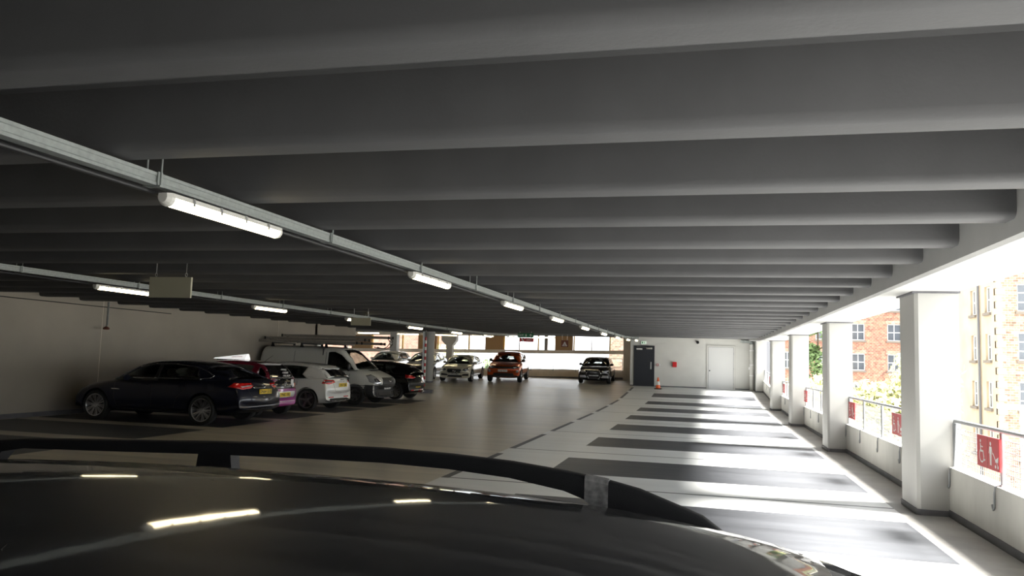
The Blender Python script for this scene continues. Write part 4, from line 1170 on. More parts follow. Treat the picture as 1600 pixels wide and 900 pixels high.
# --- dark saloon nearest on the left
def saloon():
    sp = dict(L=4.96, W=1.88, H=1.46, wb=2.91, fo=.90, R=.345, rr=.262, paint='paint_navy', glass='glass_mid', spokes=10, twin=True, sw=.02, rim='alloy',
      top=[(2.355, .52), (2.33, .66), (2.2, .76), (1.8, .875), (1.3, .96), (.9, 1.0), (0, 1.03), (-1.2, 1.06), (-1.8, 1.09), (-2.25, 1.085), (-2.42, 1.03), (-2.54, .84), (-2.60, .62), (-2.605, .50)],
      bot=[(2.355, .27), (1.9, .19), (0, .20), (-1.9, .22), (-2.3, .28), (-2.605, .38)], cf=.34, cr=.20,
      gh=[(1.22, .985), (.85, 1.18), (.45, 1.355), (.05, 1.42), (-.6, 1.445), (-1.15, 1.41), (-1.65, 1.285), (-2.18, 1.09)], belt=1.0, tum=.46, ghw=.92,
      patches=doors(.95, -.10, -1.0, .30, .96)+handles((.12, -.92), 'paint_navy', .88)+[
        ('window_trim', 'chrome', (0, 1, 0), [[(.82, 1.02), (-.1, 1.035), (-1.35, 1.05), (-1.60, 1.08), (-1.66, 1.13), (-1.50, 1.22), (-1.15, 1.32), (-.6, 1.375), (.0, 1.365), (.38, 1.28)]], dict(both=True, on='g', line=True, w=.018, off=.018)),
        ('tail_light', 'red_lens', D2, P3(D2, [(-2.15, .92, .90), (-2.30, .88, 1.00), (-2.50, .45, .985), (-2.52, .42, .93), (-2.56, .55, .87), (-2.45, .78, .845)]), dict(both=True, label='red wrap-round tail lamp')),
        ('lamp_strip', 'clear_lens', D2, P3(D2, [(-2.40, .80, .915), (-2.50, .50, .945), (-2.52, .46, .925), (-2.44, .78, .89)]), dict(both=True, off=.010)),
        ('chrome_strip', 'chrome', (-1, 0, 0), rrect(-.42, .875, .42, .905, .01), dict(off=.016)),
        ('boot_emblem', 'chrome', (-1, 0, 0), [(.05, .95), (.025, .975), (-.01, .965), (-.05, .985), (-.035, .955), (-.06, .935), (.0, .94), (.04, .93)], dict(off=.012, edge=.03)),
        ('side_vent', 'chrome', (0, 1, 0), rrect(.78, .735, 1.02, .76, .01), dict(both=True)),
        ('headlight', 'clear_lens', D1, P3(D1, [(2.1, .78, .66), (1.85, .86, .78), (2.0, .75, .80), (2.2, .55, .72), (2.25, .5, .66)]), dict(both=True)),
        ('grille', 'black_plastic', (1, 0, 0), rrect(-.33, .46, .33, .72, .06), {}),
        ('fuel_flap', 'plate_black', (0, 1, 0), [rrect(-1.75, .80, -1.58, .94, .02, 2)], dict(line=True, closed=True, w=.008, off=.002)),
        ('boot_seam', 'plate_black', (-1, 0, 0), [[(-.62, 1.06), (-.60, .84), (-.50, .66), (.50, .66), (.60, .84), (.62, 1.06)]], dict(line=True, w=.01, off=.002)),
        ('bumper_trim', 'black_plastic', (-1, 0, 0), [(-.75, .30), (.75, .30), (.70, .40), (-.70, .40)], {}),
        ('sill_strip', 'chrome', (0, 1, 0), rrect(-.95, .275, .9, .295, .008), dict(both=True)),
      ],
      mirror=(.62, .92, 1.03), plates=[(-1, 'DN64 GUS', .79, True)], seat=(.66, -.05), seatm='seat_tan')
    auto_gh(sp, .38, -1.42, [[(-1.38, .98), (-1.30, 1.06), (-1.62, 1.09), (-1.66, 1.14), (-1.45, 1.25), (-1.15, 1.36), (-1.2, 1.43), (-1.65, 1.30), (-2.16, 1.09), (-2.1, .98)]], B_=[-.15])
    return car('saloon_car', 'dark navy saloon parked nearest on the left, tail towards the aisle', 'car', (-12.75, 16.92, 0), PI, sp)
saloon()

# --- small liveried hatchback
def small_hatch():
    sp = dict(L=3.54, W=1.64, H=1.48, wb=2.42, fo=.58, R=.29, rr=.205, paint='paint_magenta', roof_paint='paint_maroon', glass='glass_mid', spokes=8,
      top=[(1.79, .50), (1.77, .68), (1.65, .82), (1.3, .93), (1.0, .97), (0, .98), (-1.5, 1.0), (-1.70, .98), (-1.735, .75), (-1.75, .50)],
      bot=[(1.79, .25), (1.4, .19), (0, .19), (-1.4, .2), (-1.75, .27)], cf=.24, cr=.12,
      gh=[(1.15, .965), (.55, 1.36), (.15, 1.44), (-.5, 1.465), (-1.15, 1.43), (-1.50, 1.36), (-1.71, .98)], belt=.965, tum=.30, ghw=.92,
      patches=doors(.75, -.35, -.95, .28, .93)+handles((-.2,), 'white_plastic', .86)+[
        ('tailgate_glass', 'glass_cover', (-1, 0, 0), [(-.60, .74), (.60, .74), (.62, 1.0), (.50, 1.36), (.40, 1.385), (-.40, 1.385), (-.50, 1.36), (-.62, 1.0)], dict(on='a', off=.016)),
        ('spoiler_edge', 'paint_white', (-1, 0, 0), rrect(-.52, 1.385, .52, 1.415, .012), dict(on='a', off=.022)),
        ('plate_surround', 'paint_white', (-1, 0, 0), rrect(-.62, .50, .62, .665, .05), dict(off=.014)),
        ('tail_light', 'red_lens', D2, P3(D2, [(-1.55, .78, .72), (-1.55, .78, .98), (-1.70, .62, 1.0), (-1.72, .62, .72)]), dict(both=True)),
        ('bumper_line', 'paint_white', (-1, 0, 0), rrect(-.70, .385, .70, .40, .006), dict(off=.010)),
        ('white_stripe', 'paint_white', (0, 1, 0), [(1.3, .40), (1.3, .62), (-1.2, .80), (-1.45, .80), (-1.45, .70), (.3, .40)], dict(both=True, label='white livery band along the flank')),
        ('headlight', 'clear_lens', D1, P3(D1, [(1.6, .70, .62), (1.5, .72, .78), (1.65, .55, .80), (1.7, .52, .64)]), dict(both=True)),
        ('rear_wiper', 'black_plastic', (-1, 0, 0), [[(.0, 1.00), (.30, 1.06)]], dict(on='a', line=True, w=.02, off=.022)),
      ],
      mirror=(.62, .83, 1.02), plates=[(-1, 'PN62 XRE', .582, True)], seat=(.66, -.05))
    auto_gh(sp, .42, -1.48, [[(-.95, .95), (-1.02, 1.05), (-1.15, 1.38), (-1.3, 1.40), (-1.22, 1.05), (-1.3, .95)], [(-1.52, .95), (-1.50, 1.36), (-1.66, 1.30), (-1.75, .95)]], B_=[-.42])
    c = car('small_hatchback', 'magenta and white liveried small hatchback with a white board on its roof', 'car', (-12.9, 19.5, 0), PI, sp)
    r = c['root']
    h = lambda y, z: (c['PA'].cast(Vector((-5, y, z)), Vector((1, 0, 0)))[0].x)
    bm = B()
    for t, y, z, s_ in (('DRIVING', .05, 1.25, .075), ('LESSONS', .05, 1.17, .075), ('CALL NOW', .05, 1.09, .07)):
        text_bm(t, s_, frame_mtx((h(y, z)-.026, y-.18, z), (0, -1, 0), (0, 0, 1)), bm=bm, depth=.004)
    obj('window_lettering', bm, 'sign_white', r)
    bm = B(); x = h(0, .86)-.022
    tube(bm, [(x, .075*math.cos(a), .86+.075*math.sin(a)) for a in [2*PI*k/24 for k in range(24)]], .007, 6, closed=True)
    for pts in ([(-.045, .05), (-.018, -.055), (0, -.005), (.018, -.055), (.045, .05)], [(-.02, .06), (0, .012), (.02, .06)]):
        tube(bm, [(x, a, .86+b) for a, b in pts], .007, 6)
    obj('round_badge', bm, 'chrome', r)
    bm = B(); x2 = h(-.38, .88)-.02; bxc(bm, (x2, -.40, .88), (.012, .13, .22), .003); obj('white_sticker', bm, 'white_plastic', r)
    bm = B(); tube(bm, [(-1.05, 0, 1.46), (-1.30, 0, 1.64)], [.007, .003], 6); obj('aerial', bm, 'black_plastic', r)
    # roof board: a long wedge
    mat('board_sky_glow', (.95, .95, .93), .4, emit=.75)  # emission stands in for skylight reflected off the white board
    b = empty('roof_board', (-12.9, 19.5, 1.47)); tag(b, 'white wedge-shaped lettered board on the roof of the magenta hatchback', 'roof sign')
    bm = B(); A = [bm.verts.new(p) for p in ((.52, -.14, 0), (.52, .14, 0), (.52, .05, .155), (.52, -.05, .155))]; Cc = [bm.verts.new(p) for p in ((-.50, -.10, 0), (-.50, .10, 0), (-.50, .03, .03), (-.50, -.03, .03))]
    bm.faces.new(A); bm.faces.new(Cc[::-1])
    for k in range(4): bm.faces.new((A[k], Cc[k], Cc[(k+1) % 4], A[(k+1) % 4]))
    bmesh.ops.translate(bm, verts=bm.verts, vec=(0, 0, .03)); obj('board', bm, 'board_sky_glow', b)
    bm = B(); bxc(bm, (.3, 0, .015), (.3, .2, .04), .01); bxc(bm, (-.3, 0, .015), (.2, .2, .04), .01); obj('magnet_base', bm, 'black_plastic', b)
    bm = text_bm('DRIVING SCHOOL', .04, frame_mtx((.26, -.121, .10), (1, 0, .06), (0, .5, .86)), depth=.002); obj('lettering', bm, 'sign_red', b)
mat('glass_cover', (.012, .012, .014), .08, coat=1)
small_hatch()

# --- white hatchback
def hatch(paint_, label, loc, rz, rimm='dark_alloy', plate=None, pitch=0, glass='glass_dark', group=None, rings=True, seam='plate_black', front='KX17 OEB', spokes=5):
    sp = dict(L=4.31, W=1.79, H=1.43, wb=2.63, fo=.87, R=.325, rr=.242, paint=paint_, glass=glass, spokes=spokes, sw=.03, rim=rimm,
      top=[(2.185, .52), (2.17, .66), (2.05, .78), (1.6, .89), (1.2, .95), (.9, .98), (0, 1.0), (-1.5, 1.02), (-1.95, 1.02), (-2.06, .96), (-2.10, .78), (-2.125, .55)],
      bot=[(2.185, .24), (1.8, .18), (0, .19), (-1.8, .21), (-2.125, .30)], cf=.30, cr=.20,
      gh=[(1.18, .965), (.8, 1.17), (.38, 1.34), (-.1, 1.415), (-.7, 1.425), (-1.3, 1.38), (-1.66, 1.31), (-2.03, 1.01)], belt=.975, tum=.42, ghw=.915,
      patches=doors(.92, -.12, -.98, .28, .94)+handles((.1, -.9), paint_, .87)+[
        ('rear_screen', 'glass_cover', (-1, 0, 0), [(-.58, 1.04), (.58, 1.04), (.50, 1.275), (-.50, 1.275)], dict(on='g', off=.016)),
        ('roof_spoiler', paint_, (0, 0, 1), [(-1.50, -.52), (-1.50, .52), (-1.68, .50), (-1.74, .3), (-1.74, -.3), (-1.68, -.50)], dict(on='g', off=.03, th=.03)),
        ('tail_light', 'red_lens', D2, P3(D2, [(-1.82, .86, .83), (-1.90, .84, .94), (-2.06, .50, .93), (-2.08, .46, .86), (-1.98, .70, .81)]), dict(both=True)),
        ('lamp_core', 'dark_lens', D2, P3(D2, [(-1.88, .84, .855), (-1.92, .82, .905), (-2.05, .58, .90), (-2.06, .56, .87)]), dict(both=True, off=.009)),
        ('reflector', 'red_lens', D2, P3(D2, [(-2.0, .70, .395), (-2.0, .70, .425), (-2.1, .42, .425), (-2.1, .42, .395)]), dict(both=True)),
        ('diffuser', 'black_plastic', (-1, 0, 0), [(-.70, .29), (.70, .29), (.56, .375), (-.56, .375)], {}),
        ('tailgate_seam', seam, (-1, 0, 0), [[(-.50, 1.0), (-.52, .80), (-.44, .60), (.44, .60), (.52, .80), (.50, 1.0)]], dict(line=True, w=.009, off=.002)),
        ('headlight', 'clear_lens', D1, P3(D1, [(2.05, .74, .63), (1.78, .84, .73), (1.85, .80, .78), (2.1, .50, .72), (2.13, .48, .64)]), dict(both=True)),
        ('grille', 'black_plastic', (1, 0, 0), [(-.36, .62), (-.30, .70), (.30, .70), (.36, .62), (.30, .36), (-.30, .36)], {}),
        ('bumper_intake', 'black_plastic', D1, P3(D1, [(2.05, .75, .34), (2.08, .74, .46), (2.15, .50, .46), (2.16, .50, .34)]), dict(both=True)),
        ('sill_strip', 'black_plastic', (0, 1, 0), rrect(-.9, .235, .85, .275, .01), dict(both=True)),
      ],
      mirror=(.66, .88, 1.02), plates=([(-1, plate, .78, True)] if plate else [])+[(1, front, .47, False)], seat=(.62, -.05))
    auto_gh(sp, .32, -1.60, [[(-1.28, .95), (-1.10, 1.08), (-1.25, 1.345), (-1.45, 1.37), (-1.70, 1.29), (-2.02, 1.0), (-1.98, .95)], [(-1.3, .95), (-1.28, 1.02), (-1.45, 1.02), (-1.5, .95)]], B_=[-.2])
    c = car('hatchback_car', label, 'car', loc, rz, sp, pitch, group)
    if rings:
        for s_, z in ((-1, .915), (1, .60)):
            hx = c['PB'].cast(Vector((s_*5, 0, z)), Vector((-s_, 0, 0)))[0].x+s_*.008
            bm = B()
            for k in range(4): tube(bm, [(hx, (k-1.5)*.062+.04*math.cos(a), z+.04*math.sin(a)) for a in [2*PI*q/18 for q in range(18)]], .006, 6, closed=True)
            obj('ring_badge', bm, 'chrome', c['root'])
    return c
hatch('paint_white', 'white hatchback between the magenta hatchback and the white van', (-12.985, 22.5, 0), PI, rimm='mid_alloy', plate='DX17 JBE')
# dark hatch with rounder lamps
def round_hatch():
    sp = dict(L=4.32, W=1.77, H=1.46, wb=2.58, fo=.92, R=.325, rr=.225, paint='paint_black', glass='glass_dark', spokes=10, rim='alloy',
      top=[(2.21, .50), (2.19, .66), (2.05, .80), (1.6, .93), (1.2, .99), (0, 1.02), (-1.5, 1.05), (-1.85, 1.04), (-2.0, .96), (-2.08, .78), (-2.11, .55)],
      bot=[(2.21, .25), (1.8, .18), (0, .19), (-1.8, .21), (-2.11, .30)], cf=.34, cr=.28,
      gh=[(1.35, .985), (.9, 1.22), (.5, 1.38), (0, 1.45), (-.7, 1.445), (-1.3, 1.37), (-1.62, 1.28), (-1.98, 1.03)], belt=1.0, tum=.46, ghw=.91,
      patches=doors(.95, -.08, -.95, .28, .97)+handles((.12,), 'paint_black', .88)+[
        ('tail_light', 'red_lens', D2, P3(D2, [(-1.75, .86, .84), (-1.78, .84, 1.0), (-1.95, .62, .95), (-2.05, .42, .88), (-1.98, .60, .83)]), dict(both=True)),
        ('reflector', 'red_lens', (-1, 0, 0), rrect(.28, .345, .62, .385, .01), {}),
        ('reflector', 'red_lens', (-1, 0, 0), rrect(-.62, .345, -.28, .385, .01), {}),
        ('rear_screen', 'glass_cover', (-1, 0, 0), [(-.55, 1.07), (.55, 1.07), (.45, 1.25), (-.45, 1.25)], dict(on='g', off=.016)),
        ('bumper', 'bumper_grey', (-1, 0, 0), [(-.82, .40), (.82, .40), (.80, .66), (-.80, .66)], dict(off=.012)),
        ('round_badge', 'chrome', (-1, 0, 0), [(.05*math.cos(2*PI*k/16), .93+.05*math.sin(2*PI*k/16)) for k in range(16)], dict(off=.012, edge=.03)),
        ('headlight', 'clear_lens', D1, P3(D1, [(2.0, .74, .66), (1.75, .84, .80), (2.05, .55, .80), (2.13, .48, .68)]), dict(both=True)),
        ('grille', 'black_plastic', (1, 0, 0), rrect(-.35, .55, .35, .70, .05), {})],
      mirror=(.72, .87, 1.05), plates=[(-1, 'CX06 NRU', .53, True)], seat=(.64, 0))
    auto_gh(sp, .42, -1.58, [[(-1.2, .97), (-1.05, 1.10), (-1.30, 1.33), (-1.55, 1.31), (-1.98, 1.03), (-1.9, .97)]], B_=[-.15])
    return car('hatchback_car', 'black rounded hatchback parked beyond the white van, tail out', 'car', (-13.04, 29.65, zf(29.65)), PI, sp)
round_hatch()

# --- panel van with ladders
def van():
    sp = dict(L=4.86, W=1.97, H=1.98, wb=2.93, fo=.95, R=.335, rr=.20, paint='paint_van', glass='glass_mid', spokes=6, rim='dark_alloy', sw=.045, side=.985,
      top=[(2.415, .62), (2.405, .86), (2.33, .98), (2.0, 1.10), (1.6, 1.22), (1.3, 1.25), (0, 1.24), (-2.35, 1.24), (-2.43, 1.2), (-2.445, .60)],
      bot=[(2.415, .27), (1.9, .24), (0, .26), (-1.9, .28), (-2.445, .40)], cf=.30, cr=.05, drop=.06,
      gh=[(1.72, 1.215), (1.4, 1.48), (1.05, 1.76), (.85, 1.87), (.55, 1.925), (0, 1.94), (-1.2, 1.945), (-2.2, 1.94), (-2.38, 1.90), (-2.43, 1.2)], belt=1.21, tum=.17, ghw=.955, crown=.04, cfg=.24,
      roof=[[(.80, -.55), (.80, .55), (.70, .76), (.4, .84), (-2.2, .84), (-2.40, .8), (-2.42, .5), (-2.42, -.5), (-2.40, -.8), (-2.2, -.84), (.4, -.84), (.70, -.76)]],
      frames=[[(.36, 1.18), (.36, 1.96), (-2.2, 1.97), (-2.40, 1.92), (-2.44, 1.18)], [(.40, 1.80), (.40, 1.96), (.62, 1.93), (.75, 1.88), (.62, 1.80)],
              [(1.52, 1.19), (1.40, 1.19), (1.12, 1.47), (.86, 1.70), (.60, 1.80), (.60, 1.93), (.88, 1.84), (1.18, 1.58)]],
      patches=[
        ('rear_door', 'paint_van', (-1, 0, 0), [(-.88, 1.18), (.88, 1.18), (.80, 1.88), (-.80, 1.88)], dict(on='g', off=.012)),
        ('bonnet_vent', 'black_plastic', (0, 0, 1), [(1.66, -.35), (1.66, .35), (1.76, .30), (1.76, -.30)], dict(off=.008)),
        ('headlight', 'clear_lens', D1, P3(D1, [(2.25, .88, .72), (2.02, .95, .80), (1.92, .93, 1.02), (2.08, .80, 1.06), (2.30, .62, .82), (2.33, .60, .74)]), dict(both=True)),
        ('lamp_bowl', 'dark_lens', D1, P3(D1, [(2.24, .80, .79), (2.12, .84, .83), (2.09, .83, .91), (2.16, .75, .92), (2.26, .68, .82), (2.27, .67, .79)]), dict(both=True, off=.009)),
        ('grille', 'bumper_grey', (1, 0, 0), [(-.56, .70), (.56, .70), (.50, .95), (-.50, .95)], dict(off=.008)),
        ('bumper', 'bumper_grey', (1, 0, 0), [(-1.0, .27), (1.0, .27), (1.0, .70), (-1.0, .70)], dict(off=.014)),
        ('bumper', 'bumper_grey', (0, 1, 0), [(1.87, .27), (2.42, .30), (2.42, .70), (1.92, .70), (1.85, .55)], dict(both=True, off=.014)),
        ('bumper_intake', 'black_plastic', (1, 0, 0), rrect(-.55, .33, .55, .44, .03), dict(off=.020)),
        ('fog_recess', 'black_plastic', (1, 0, 0), rrect(.62, .34, .82, .46, .03), dict(off=.020)),
        ('fog_recess', 'black_plastic', (1, 0, 0), rrect(-.82, .34, -.62, .46, .03), dict(off=.020)),
        ('oval_badge', 'chrome', (1, 0, 0), [(.10*math.cos(2*PI*k/18), .84+.042*math.sin(2*PI*k/18)) for k in range(18)], dict(off=.016, edge=.04)),
        ('side_rub_strip', 'bumper_grey', (0, 1, 0), rrect(-2.3, .62, .9, .70, .02), dict(both=True, off=.012)),
        ('door_seam', 'bumper_grey', (0, 1, 0), [[(1.28, 1.2), (1.22, .9), (1.05, .40), (.40, .40), (.34, .6), (.34, 1.21)]], dict(both=True, line=True, w=.012, off=.002)),
        ('door_seam', 'bumper_grey', (0, 1, 0), [[(.28, 1.22), (.28, 1.85)], [(-.95, 1.22), (-.95, 1.85)]], dict(both=True, on='g', line=True, w=.012, off=.0135)),
        ('door_handle', 'black_plastic', (0, 1, 0), rrect(.42, .98, .60, 1.03, .02), dict(both=True, off=.02)),
        ('tail_light', 'red_lens', D2, P3(D2, [(-2.3, .95, .75), (-2.3, .95, 1.2), (-2.43, .86, 1.2), (-2.43, .86, .75)]), dict(both=True)),
        ('wiper', 'black_plastic', (1, 0, 0), [[(.1, 1.27), (.65, 1.31)], [(-.6, 1.27), (-.05, 1.31)]], dict(on='g', line=True, w=.02, off=.02)),
      ],
      mirror=(1.22, 1.02, 1.30), mirror_big=2.1, mirror_paint='black_plastic', plates=[(1, 'NJ13 UZD', .60, False)], seat=(.95, .30), norear=True)
    c = car('panel_van', 'white panel van with ladders on its roof, nose towards the aisle', 'van', (-13.2, 26.1, 0), 0, sp)
    r = c['root']
    bm = B()
    bm = text_bm('Ford', .075, frame_mtx((2.445, 0, .838), (0, 1, 0), (0, 0, 1)), depth=.002); obj('badge_lettering', bm, 'paint_navy', r)
    bm = B(); bxc(bm, (.15, 0, 1.55), (.04, 1.75, .75), .01); obj('bulkhead', bm, 'seat_cloth', r)
    # roof bars
    for x in (-1.9, -.75, .2):
        bm = B(); bxc(bm, (x, 0, 2.065), (.05, 1.62, .04), .008)
        for sy in (1, -1): prism(bm, [(x-.07, 1.93), (x+.07, 1.93), (x+.03, 2.07), (x-.03, 2.07)], sy*.76-.02, sy*.76+.02, 'XZ')
        obj('roof_bar', bm, 'black_plastic', r)
van()
def ladder(loc, L, wdt, label, n, two=False, hooks=False, tilt=0):
    r = empty('ladder', loc, 0, tilt); tag(r, label, 'ladder')
    for sy in (1, -1):
        bm = B(); bxc(bm, (0, sy*wdt/2, .05), (L, .03, .085), .006)
        s = obj('stile', bm, 'ladder_alloy', r)
        bm = B(); bxc(bm, (-L/2-.01, sy*wdt/2, .05), (.06, .045, .10), .01); bxc(bm, (L/2+.01, sy*wdt/2, .05), (.06, .045, .10), .01); obj('end_cap', bm, 'black_plastic', s)
    for k in range(n):
        x = -L/2+.2+(L-.4)*k/(n-1); bm = B(); tube(bm, [(x, -wdt/2, .05), (x, wdt/2, .05)], .017, 8); obj('rung', bm, 'ladder_alloy', r)
    if hooks:
        hk = []
        for sy in (1, -1):
            bm = B(); y = sy*(wdt/2-.05)
            tube(bm, [(L/2-.05, y, .02), (L/2+.02, y, -.06), (L/2+.02, y, -.16), (L/2-.06, y, -.27), (L/2-.2, y, -.33), (L/2-.42, y, -.32), (L/2-.55, y, -.28)], .016, 8)
            hk.append(obj('stand_off_leg', bm, 'black_plastic', r, auto=60))
        for z in (-.08, -.17):
            bm = B(); tube(bm, [(L/2+.02, -(wdt/2-.05), z), (L/2+.02, wdt/2-.05, z-.02)], .010, 6); obj('stand_off_rung', bm, 'black_plastic', r)
    return r
mat('ladder_alloy', (.30, .285, .26), .45, .5, var=.15, vscale=20)
ladder((-13.85, 25.62, 2.085), 3.95, .40, 'long aluminium ladder lying lowest on the white van, its end over the rear', 14)
ladder((-13.55, 25.66, 2.19), 3.9, .36, 'middle aluminium ladder stacked between two others on the white van', 14)
ladder((-12.98, 26.45, 2.085), 3.3, .34, 'short aluminium ladder on the far side of the van roof bars', 11)
ladder((-12.75, 25.64, 2.295), 4.1, .38, 'top aluminium ladder of the stack, reaching forward over the windscreen with black hoops', 14, hooks=True)

# --- cars facing us across the far bays
def faceto(label, X, ynose, delta, fn, fo_tot, wbh):
    a = -PI/2+math.radians(delta); d = Vector((math.cos(a), math.sin(a), 0))
    c = Vector((X, ynose, 0))-d*fo_tot
    yf, yr = (c+d*wbh).y, (c-d*wbh).y
    zf_, zr_ = zf(yf), zf(yr)
    c.z = (zf_+zr_)/2
    return fn(tuple(c), a, math.atan2(zr_-zf_, 2*wbh))
def coupe(loc, rz, pitch):
    sp = dict(L=4.69, W=1.81, H=1.40, wb=2.84, fo=.82, R=.335, rr=.25, paint='paint_cream', glass='glass_mid', spokes=5, twin=True, rim='alloy',
      top=[(2.24, .52), (2.225, .66), (2.1, .77), (1.6, .88), (1.2, .94), (.9, .96), (0, .97), (-1.5, 1.0), (-2.1, .98), (-2.33, .9), (-2.43, .65), (-2.45, .5)],
      bot=[(2.24, .20), (1.8, .17), (0, .18), (-1.8, .2), (-2.45, .32)], cf=.36, cr=.28,
      gh=[(1.12, .945), (.75, 1.13), (.3, 1.31), (-.15, 1.375), (-.7, 1.375), (-1.3, 1.26), (-2.0, 1.0)], belt=.955, tum=.48, ghw=.91,
      patches=doors(.85, -.75, -.75, .27, .92)+handles((-.55,), 'chrome', .85)+[
        ('headlight', 'dark_lens', D1, P3(D1, [(2.12, .62, .60), (1.78, .86, .72), (1.85, .82, .77), (2.1, .55, .72), (2.18, .46, .64)]), dict(both=True)),
        ('lamp_strip', 'clear_lens', D1, P3(D1, [(2.0, .75, .66), (1.85, .82, .73), (2.05, .62, .72), (2.12, .55, .67)]), dict(both=True, off=.009)),
        ('grille', 'black_plastic', (1, 0, 0), [(-.42, .60), (-.36, .70), (.36, .70), (.42, .60), (.34, .50), (-.34, .50)], dict(off=.006)),
        ('grille_bar', 'chrome', (1, 0, 0), [[(-.40, .605), (.40, .605)]], dict(line=True, w=.025, off=.016)),
        ('bumper_intake', 'black_plastic', D1, P3(D1, [(2.0, .80, .34), (2.0, .80, .46), (2.15, .56, .43), (2.2, .46, .34)]), dict(both=True)),
        ('lower_intake', 'black_plastic', (1, 0, 0), [(-.42, .26), (.42, .26), (.36, .37), (-.36, .37)], {}),
        ('tail_light', 'red_lens', D2, P3(D2, [(-2.2, .82, .75), (-2.2, .82, .88), (-2.4, .5, .86), (-2.42, .5, .76)]), dict(both=True))],
      mirror=(.68, .88, 1.0), plates=[(1, 'CP16 MLE', .43, False)], seat=(.58, -.1))
    auto_gh(sp, .22, -1.05, [[(-.95, .93), (-.85, 1.05), (-1.15, 1.24), (-.95, 1.32), (-1.3, 1.25), (-1.98, 1.0), (-1.9, .93)]])
    c = car('coupe_car', 'cream-white two-door coupe facing us, left of the orange car', 'car', loc, rz, sp, pitch)
    bm = B(); hx = c['PB'].cast(Vector((5, 0, .605)), Vector((-1, 0, 0)))[0].x+.025
    tube(bm, [(hx, .075*math.cos(a), .605+.075*math.sin(a)) for a in [2*PI*k/24 for k in range(24)]], .010, 6, closed=True)
    for k in range(3):
        a = PI/2+2*PI*k/3; tube(bm, [(hx, 0, .605), (hx, .072*math.cos(a), .605+.072*math.sin(a))], [.012, .004], 6)
    obj('star_badge', bm, 'chrome', c['root'])
faceto('', -13.25, 40.75, 5, coupe, 2.24, 1.42)
def suv(loc, rz, pitch):
    sp = dict(L=4.36, W=1.90, H=1.635, wb=2.66, fo=.88, R=.375, rr=.265, paint='paint_orange', glass='glass_mid', spokes=5, twin=True, rim='alloy',
      top=[(2.21, .62), (2.20, .78), (2.08, .93), (1.6, 1.03), (1.2, 1.09), (.9, 1.11), (0, 1.12), (-1.4, 1.16), (-1.95, 1.16), (-2.08, 1.05), (-2.14, .7), (-2.15, .55)],
      bot=[(2.21, .34), (1.9, .24), (0, .27), (-1.8, .28), (-2.15, .38)], cf=.30, cr=.16,
      gh=[(1.15, 1.10), (.8, 1.31), (.42, 1.50), (0, 1.60), (-.6, 1.60), (-1.3, 1.54), (-1.80, 1.46), (-2.02, 1.16)], belt=1.11, tum=.46, ghw=.91,
      patches=doors(.9, -.25, -.95, .38, 1.06)+handles((-.05,), 'paint_orange', .98)+[
        ('headlight', 'dark_lens', D1, P3(D1, [(2.12, .62, .76), (1.80, .90, .84), (1.85, .88, .90), (2.08, .62, .90), (2.16, .46, .86), (2.17, .46, .78)]), dict(both=True)),
        ('lamp_strip', 'clear_lens', D1, P3(D1, [(2.1, .64, .79), (1.95, .78, .83), (2.02, .72, .87), (2.12, .56, .86)]), dict(both=True, off=.009)),
        ('grille', 'black_plastic', (1, 0, 0), rrect(-.46, .77, .46, .88, .03), dict(off=.006)),
        ('bumper_intake', 'black_plastic', (1, 0, 0), [(-.60, .36), (.60, .36), (.55, .52), (-.55, .52)], {}),
        ('fog_surround', 'clear_lens', D1, P3(D1, [(1.98, .84, .56), (1.95, .85, .70), (2.05, .74, .70), (2.06, .74, .56)]), dict(both=True)),
        ('skid_trim', 'bumper_grey', (1, 0, 0), [(-.85, .33), (.85, .33), (.80, .40), (-.80, .40)], dict(off=.012)),
        ('sill_strip', 'bumper_grey', (0, 1, 0), rrect(-.9, .29, .85, .37, .02), dict(both=True, off=.010)),
        ('tail_light', 'red_lens', D2, P3(D2, [(-1.95, .88, .98), (-1.95, .88, 1.1), (-2.1, .6, 1.08), (-2.1, .6, .98)]), dict(both=True))],
      mirror=(.66, .94, 1.17), mirror_paint='paint_black', mirror_big=1.25, plates=[(1, 'GX63 ROV', .66, False)], seat=(.80, -.05))
    auto_gh(sp, .34, -1.75, [[(-1.2, 1.08), (-1.25, 1.2), (-1.4, 1.44), (-1.8, 1.44), (-2.0, 1.16), (-1.95, 1.08)]], B_=[-.3])
    c = car('suv_car', 'orange compact sport utility car facing us in the far bays', 'car', loc, rz, sp, pitch)
    c['root']['label'] = 'orange high-roofed car facing us in the far bays'
    bm = B()
    for k, ch in enumerate('RANGE ROVER'):
        if ch == ' ': continue
        y = (k-5)*.088
        h = c['PB'].cast(Vector((5, y, .945)), Vector((-1, 0, 0)))
        n = h[1]; text_bm(ch, .085, frame_mtx(h[0]+n*.004, (0, 1, 0), (-.5, 0, .86)), bm=bm, depth=.003)
    obj('bonnet_lettering', bm, 'chrome', c['root'])
faceto('', -10.72, 41.6, 5, suv, 2.21, 1.33)
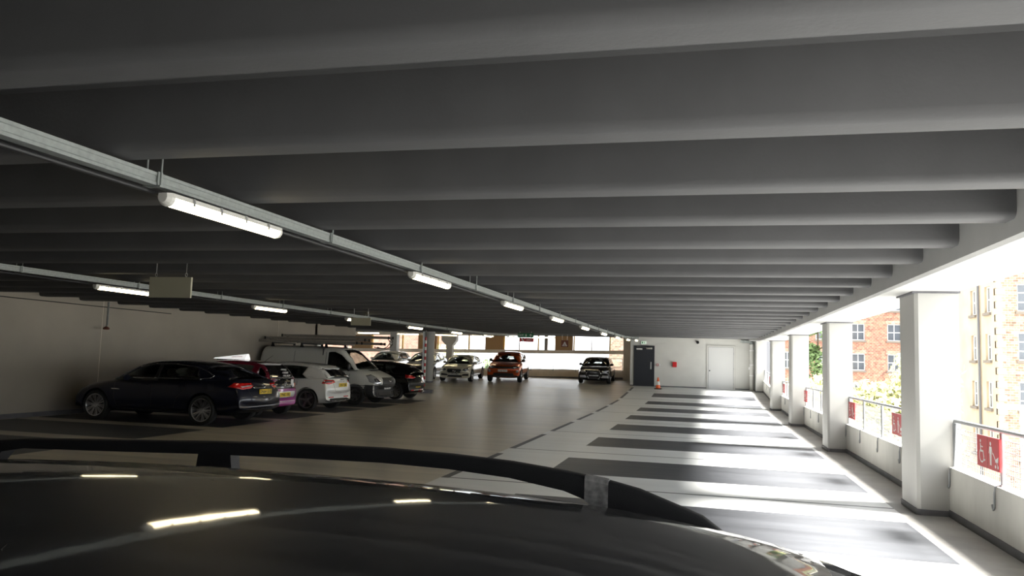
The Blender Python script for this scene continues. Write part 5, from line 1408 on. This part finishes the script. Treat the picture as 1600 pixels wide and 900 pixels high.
def black_saloon(loc, rz, pitch):
    sp = dict(L=4.46, W=1.80, H=1.42, wb=2.64, fo=.88, R=.33, rr=.245, paint='paint_black', glass='glass_mid', spokes=5, twin=True, rim='alloy',
      top=[(2.2, .52), (2.185, .68), (2.08, .79), (1.6, .90), (1.2, .96), (.9, .98), (0, 1.0), (-1.5, 1.03), (-2.0, 1.03), (-2.18, .96), (-2.24, .7), (-2.26, .5)],
      bot=[(2.2, .21), (1.8, .17), (0, .19), (-1.8, .21), (-2.26, .30)], cf=.30, cr=.2,
      gh=[(1.18, .97), (.8, 1.17), (.38, 1.34), (-.1, 1.41), (-.7, 1.41), (-1.3, 1.31), (-1.95, 1.04)], belt=.98, tum=.42, ghw=.915,
      patches=doors(.92, -.12, -.98, .28, .94)+handles((.1, -.9), 'paint_black', .87)+[
        ('headlight', 'clear_lens', D1, P3(D1, [(2.08, .70, .64), (1.82, .86, .74), (1.88, .82, .79), (2.1, .50, .74), (2.14, .46, .66)]), dict(both=True)),
        ('grille', 'black_plastic', (1, 0, 0), [(-.40, .56), (-.34, .72), (.34, .72), (.40, .56), (.28, .30), (-.28, .30)], dict(off=.006)),
        ('grille_frame', 'chrome', (1, 0, 0), [[(-.41, .56), (-.35, .73), (.35, .73), (.41, .56), (.29, .29), (-.29, .29)]], dict(line=True, closed=True, w=.028, off=.014)),
        ('bumper_intake', 'clear_lens', D1, P3(D1, [(2.0, .80, .34), (1.98, .81, .48), (2.14, .56, .48), (2.17, .50, .34)]), dict(both=True)),
        ('tail_light', 'red_lens', D2, P3(D2, [(-1.95, .84, .86), (-1.95, .84, .97), (-2.2, .5, .95), (-2.2, .5, .86)]), dict(both=True)),
        ('sill_strip', 'chrome', (0, 1, 0), rrect(-.9, .26, .85, .285, .01), dict(both=True))],
      mirror=(.66, .89, 1.03), plates=[(1, 'FH66 FXW', .50, False)], seat=(.62, -.05))
    auto_gh(sp, .32, -1.2, [[(-1.05, .95), (-1.05, 1.05), (-1.2, 1.26), (-1.3, 1.30), (-1.93, 1.04), (-1.8, .95)]], B_=[-.2])
    c = car('saloon_car', 'black saloon facing us, parked alone left of the dark door', 'car', loc, rz, sp, pitch)
    bm = B(); hx = c['PB'].cast(Vector((5, 0, .655)), Vector((-1, 0, 0)))[0].x+.016
    for k in range(4): tube(bm, [(hx, (k-1.5)*.075+.048*math.cos(a), .655+.048*math.sin(a)) for a in [2*PI*q/18 for q in range(18)]], .007, 6, closed=True)
    obj('ring_badge', bm, 'chrome', c['root'])
faceto('', -5.93, 43.05, 2, black_saloon, 2.2, 1.32)
faceto('', -15.75, 41.6, 5, lambda l, a, p: hatch('paint_silver', 'silver hatchback facing us, half hidden behind the round pillar', l, a, 'alloy', None, p, 'glass_mid', None, False, front='YK58 ZDT', spokes=9), 2.185, 1.315)
faceto('', -18.25, 42.0, 5, lambda l, a, p: hatch('paint_white', 'white car in the far bays, only its roof showing over the black hatchback', l, a, 'alloy', None, p, 'glass_mid', None, False, front='LR11 KWO', spokes=9), 2.185, 1.315)
